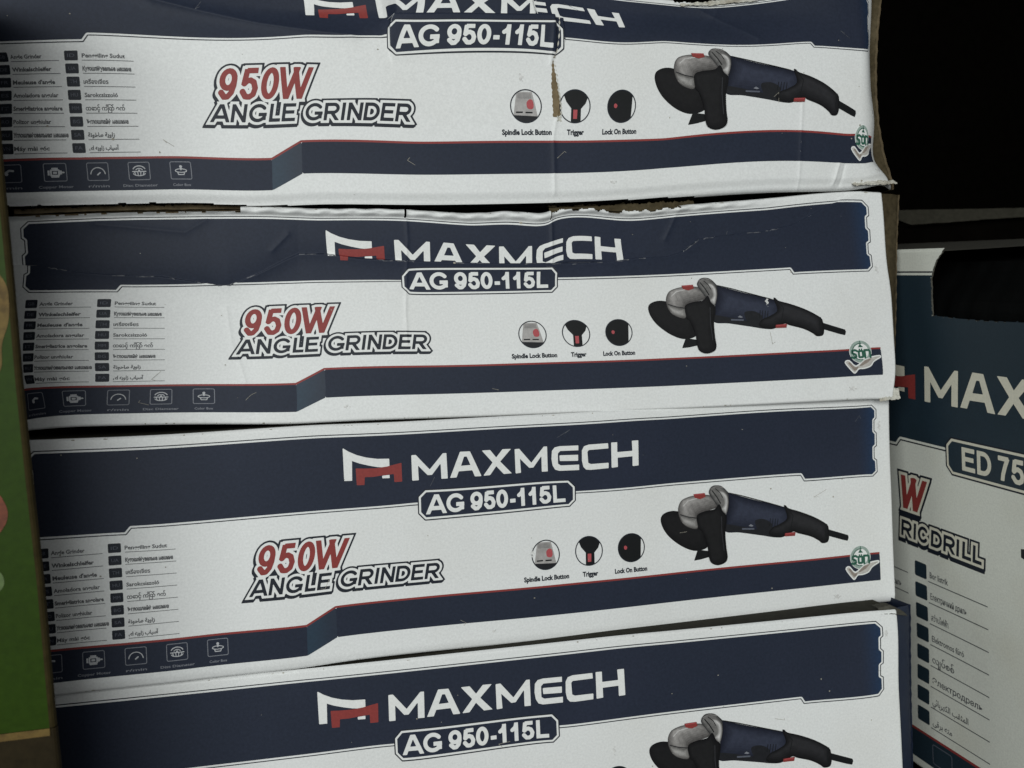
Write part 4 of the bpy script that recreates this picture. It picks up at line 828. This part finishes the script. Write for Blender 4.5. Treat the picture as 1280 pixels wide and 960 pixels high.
esh.poly(p, [(97, -76), (140, -72), (158, -78), (160, -92), (150, -100), (120, -102), (97, -100)], 'bodyblue', .13, .5, True)
esh.poly(p, [(136, -90), (156, -86), (170, -128), (172, -150), (152, -152), (146, -124)], 'black', .16, .5, True); esh.poly(p, [(134, -104), (142, -102), (145, -116), (138, -116)], 'red', .19, .5)
p.build('drill_picture', efp)
p = Pieces(); esh.lay(p, lambda X, Y: np.abs(rrect(X, Y, 8, -231, 8, 6, 1.5)) - .3, (-2, -239, 18, -223), 'greylo', .18, .3); p.build('feature_icon', efp)
# torn rim of the opening, the board round the box and the added black case inside it
p = Pieces(); rim = []
nn = np.array(NOTCH[1:-1]); seg = np.linspace(0, len(nn) - 1, 400)
rx = np.interp(seg, np.arange(len(nn)), nn[:, 0]); ry = np.interp(seg, np.arange(len(nn)), nn[:, 1])
off = .22 * np.sin(ry * 1.9 + rx)
rim = esh.at(np.stack([rx, ry], 1), .05); r2 = rim + np.stack([.1 + off * .3, .1 + 0 * off, -1.0 + 0 * off], 1)
p.strip(rim, r2, 'flapgrey'); p.build('torn_rim', ed)
p = Pieces()
zt = EV1 - 1.0
topu = np.array([EU0, -60, 0, 10, 16.3, 30, 52, 78, 104, 140, EU1]); cutz = np.array([-1, -1, -1, -1, -1, -12, -40, -62, -30, -1, -1.])
rows = np.linspace(0, 1, 8); uu = np.linspace(EU0, EU1, 260); zf = np.interp(uu, topu, cutz) + np.where((uu > 17) & (uu < 110), jag(uu, 8, 1.4), 0); prev = None
for q in rows:
    cur = np.stack([uu, np.full_like(uu, EV1 - 1.6 + .0), zf + (-ED_D - zf) * q], 1)
    if prev is not None: p.strip(prev, cur, 'flapgrey')
    prev = cur
p.build('top_panel', ed)
p = Pieces(); p.strip([(EU0, EV0, -.8), (EU0, EV0, -ED_D)], [(EU0, EV1 - 2, -.8), (EU0, EV1 - 2, -ED_D)], 'paper_old'); p.build('side_panel', ed)
p = Pieces(); p.strip([(EU1, EV0, -.8), (EU1, EV0, -ED_D)], [(EU1, EV1 - 2, -.8), (EU1, EV1 - 2, -ED_D)], 'paper_old'); p.build('side_panel', ed)
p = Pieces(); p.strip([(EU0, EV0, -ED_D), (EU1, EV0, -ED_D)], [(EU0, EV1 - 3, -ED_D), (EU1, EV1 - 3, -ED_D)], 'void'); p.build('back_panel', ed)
p = Pieces(); p.strip([(EU0, EV0, -.8), (EU1, EV0, -.8)], [(EU0, EV0, -ED_D), (EU1, EV0, -ED_D)], 'kraftdark'); p.build('bottom_panel', ed)
case = thing('opening_backing', 'added black case showing through the torn top corner of the drill carton', 'case', loc4(ED_POSE))  # added black sheet that makes the torn opening read dark
p = Pieces(); xs = np.linspace(-60, 150, 60); prev = None
for q in np.linspace(0, 1, 24):
    yy = -60 + q * 116; zz = -9 - 16 * sstep(30, 58, np.full_like(xs, yy)) - 1.2 * (np.sin(xs * .35) > .6)
    cur = np.stack([xs, np.full_like(xs, yy), zz], 1)
    if prev is not None: p.strip(prev, cur, 'inside')
    prev = cur
p.strip(prev, prev + [0, 1, -90], 'inside'); p.build('backing_shell', case)

# ---------------------------------------------------------------- green carton and brown carton on the left, in front of the stack
NEAR = 0.943
def nx_(x): return -79.3 + (x + 79.3) * NEAR
def nv_(v): return 41.4 + (v - 41.4) * NEAR
def near(p): return [(nx_(x), nv_(v)) for x, v in p]
def lean_edge(v): return np.interp(v, nv_(np.array([-220, -114.6, -98, -37.3, -1.9, 41.8, 90.6, 121.9, 260])), nx_(np.array([-155, -156.6, -157.4, -159.6, -161.6, -163.8, -165.5, -166.9, -171])))
def slab(root, v0, v1, zf, zb, width, m, medge, name):
    vs = np.linspace(v0, v1, 40); e = lean_edge(vs); r = 2.4
    prof = [(-r, zf), (-r * .6, zf - .2), (-r * .25, zf - .8), (0, zf - r)]
    cols = [np.stack([e + dx, vs, np.full_like(vs, z)], 1) for dx, z in prof]
    p = Pieces(); p.strip(np.stack([e - width, vs, np.full_like(vs, zf)], 1), cols[0], m)
    p.strip(np.stack([e - width, np.full_like(vs, v1), np.full_like(vs, zf)], 1)[-2:] * 0 + np.array([[e[-1] - width, v1, zf], [e[-1] - r, v1, zf]]), np.array([[e[-1] - width, v1, zb], [e[-1] - 20, v1, zb]]), m)
    p.strip(np.array([[e[0] - width, v0, zf], [e[0] - r, v0, zf]]), np.array([[e[0] - width, v0, zb], [e[0] - 20, v0, zb]]), medge)
    fo = p.build('front_panel', root)
    p = Pieces()
    for a, b in zip(cols[:-1], cols[1:]): p.strip(a, b, medge)
    bk = np.stack([e - 20, vs, np.full_like(vs, zb)], 1); p.strip(cols[-1], bk, medge); p.build('side_panel', root)
    p = Pieces(); p.strip(np.stack([e - width, vs, np.full_like(vs, zb)], 1), bk, medge); p.build('back_panel', root)
    return fo
gr = thing('green_carton', 'dark green printed carton with gold and orange motifs, standing left of the stack', 'carton', loc4(POSE['3']))
gf = slab(gr, nv_(-98.0), 215.0, 71.0, 6.0, 210.0, 'boxgreen', 'boxedge', 'green')
gsh = Sheet(-330, -150, -99, 216, lambda U, V: (U, V, np.full(U.shape, 71.0)), 20.0, None, 0.0)
p = Pieces(); gsh.poly(p, near([(-196, 88), (-176, 90), (-168.5, 83), (-167.2, 74), (-168, 66), (-170.5, 58), (-171.8, 47), (-180, 44), (-200, 50)]), 'gold', .2, .6, True); p.build('printed_motif', gf)
p = Pieces(); gsh.poly(p, near([(-190, 2), (-176, -1), (-172.6, -5), (-171.4, -10), (-173, -15), (-178, -19), (-192, -16)]), 'orange', .2, .6, True); p.build('printed_motif', gf)
p = Pieces(); gsh.poly(p, near([(-178, -32), (-175, -33.5), (-173.9, -37), (-175, -40), (-178, -41)]), 'lime', .2, .5, True); p.build('printed_motif', gf)
bb = thing('brown_carton', 'dark brown carton with a yellow top edge under the green carton', 'carton', loc4(POSE['3']))
bf = slab(bb, -230.0, nv_(-98.6), 70.0, 5.0, 210.0, 'brownbox', 'brownbox', 'brown')
p = Pieces(); ul = np.linspace(-350, nx_(-160), 40); p.strip(np.stack([ul, np.full_like(ul, nv_(-101.4)), np.full_like(ul, 70.4)], 1), np.stack([ul, np.full_like(ul, nv_(-98.4)), np.full_like(ul, 70.4)], 1), 'gold'); p.build('yellow_edge', bf)

# ---------------------------------------------------------------- behind: a flattened carton, the shelf and the dark back board
fl = thing('flat_carton', 'dim opened carton lying in the dark behind the drill carton', 'carton', Matrix.Translation((0, 0, 0)))
p = Pieces(); xs = np.linspace(330, 640, 60); lo = np.interp(xs, [330, 404, 412, 470, 520, 640], [139.5, 140.5, 135.5, 137.6, 139, 140]) + jag(xs, 4, .4, .4); hi = np.interp(xs, [330, 640], [149.5, 142.8]) + jag(xs, 6, .3, .3)
yy = 172 - (xs - 408) * .27
p.strip(np.stack([xs, yy - 6, lo], 1), np.stack([xs, yy, hi], 1), 'darkboard'); p.build('flap', fl)
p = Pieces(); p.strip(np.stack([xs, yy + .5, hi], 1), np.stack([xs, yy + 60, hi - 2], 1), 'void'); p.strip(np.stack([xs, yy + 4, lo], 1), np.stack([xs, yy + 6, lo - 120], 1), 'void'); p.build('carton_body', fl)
def setting(name, lo, hi, m):
    p = Pieces(); p.box(lo, hi, m); o = p.build(name, None, None, False); return o
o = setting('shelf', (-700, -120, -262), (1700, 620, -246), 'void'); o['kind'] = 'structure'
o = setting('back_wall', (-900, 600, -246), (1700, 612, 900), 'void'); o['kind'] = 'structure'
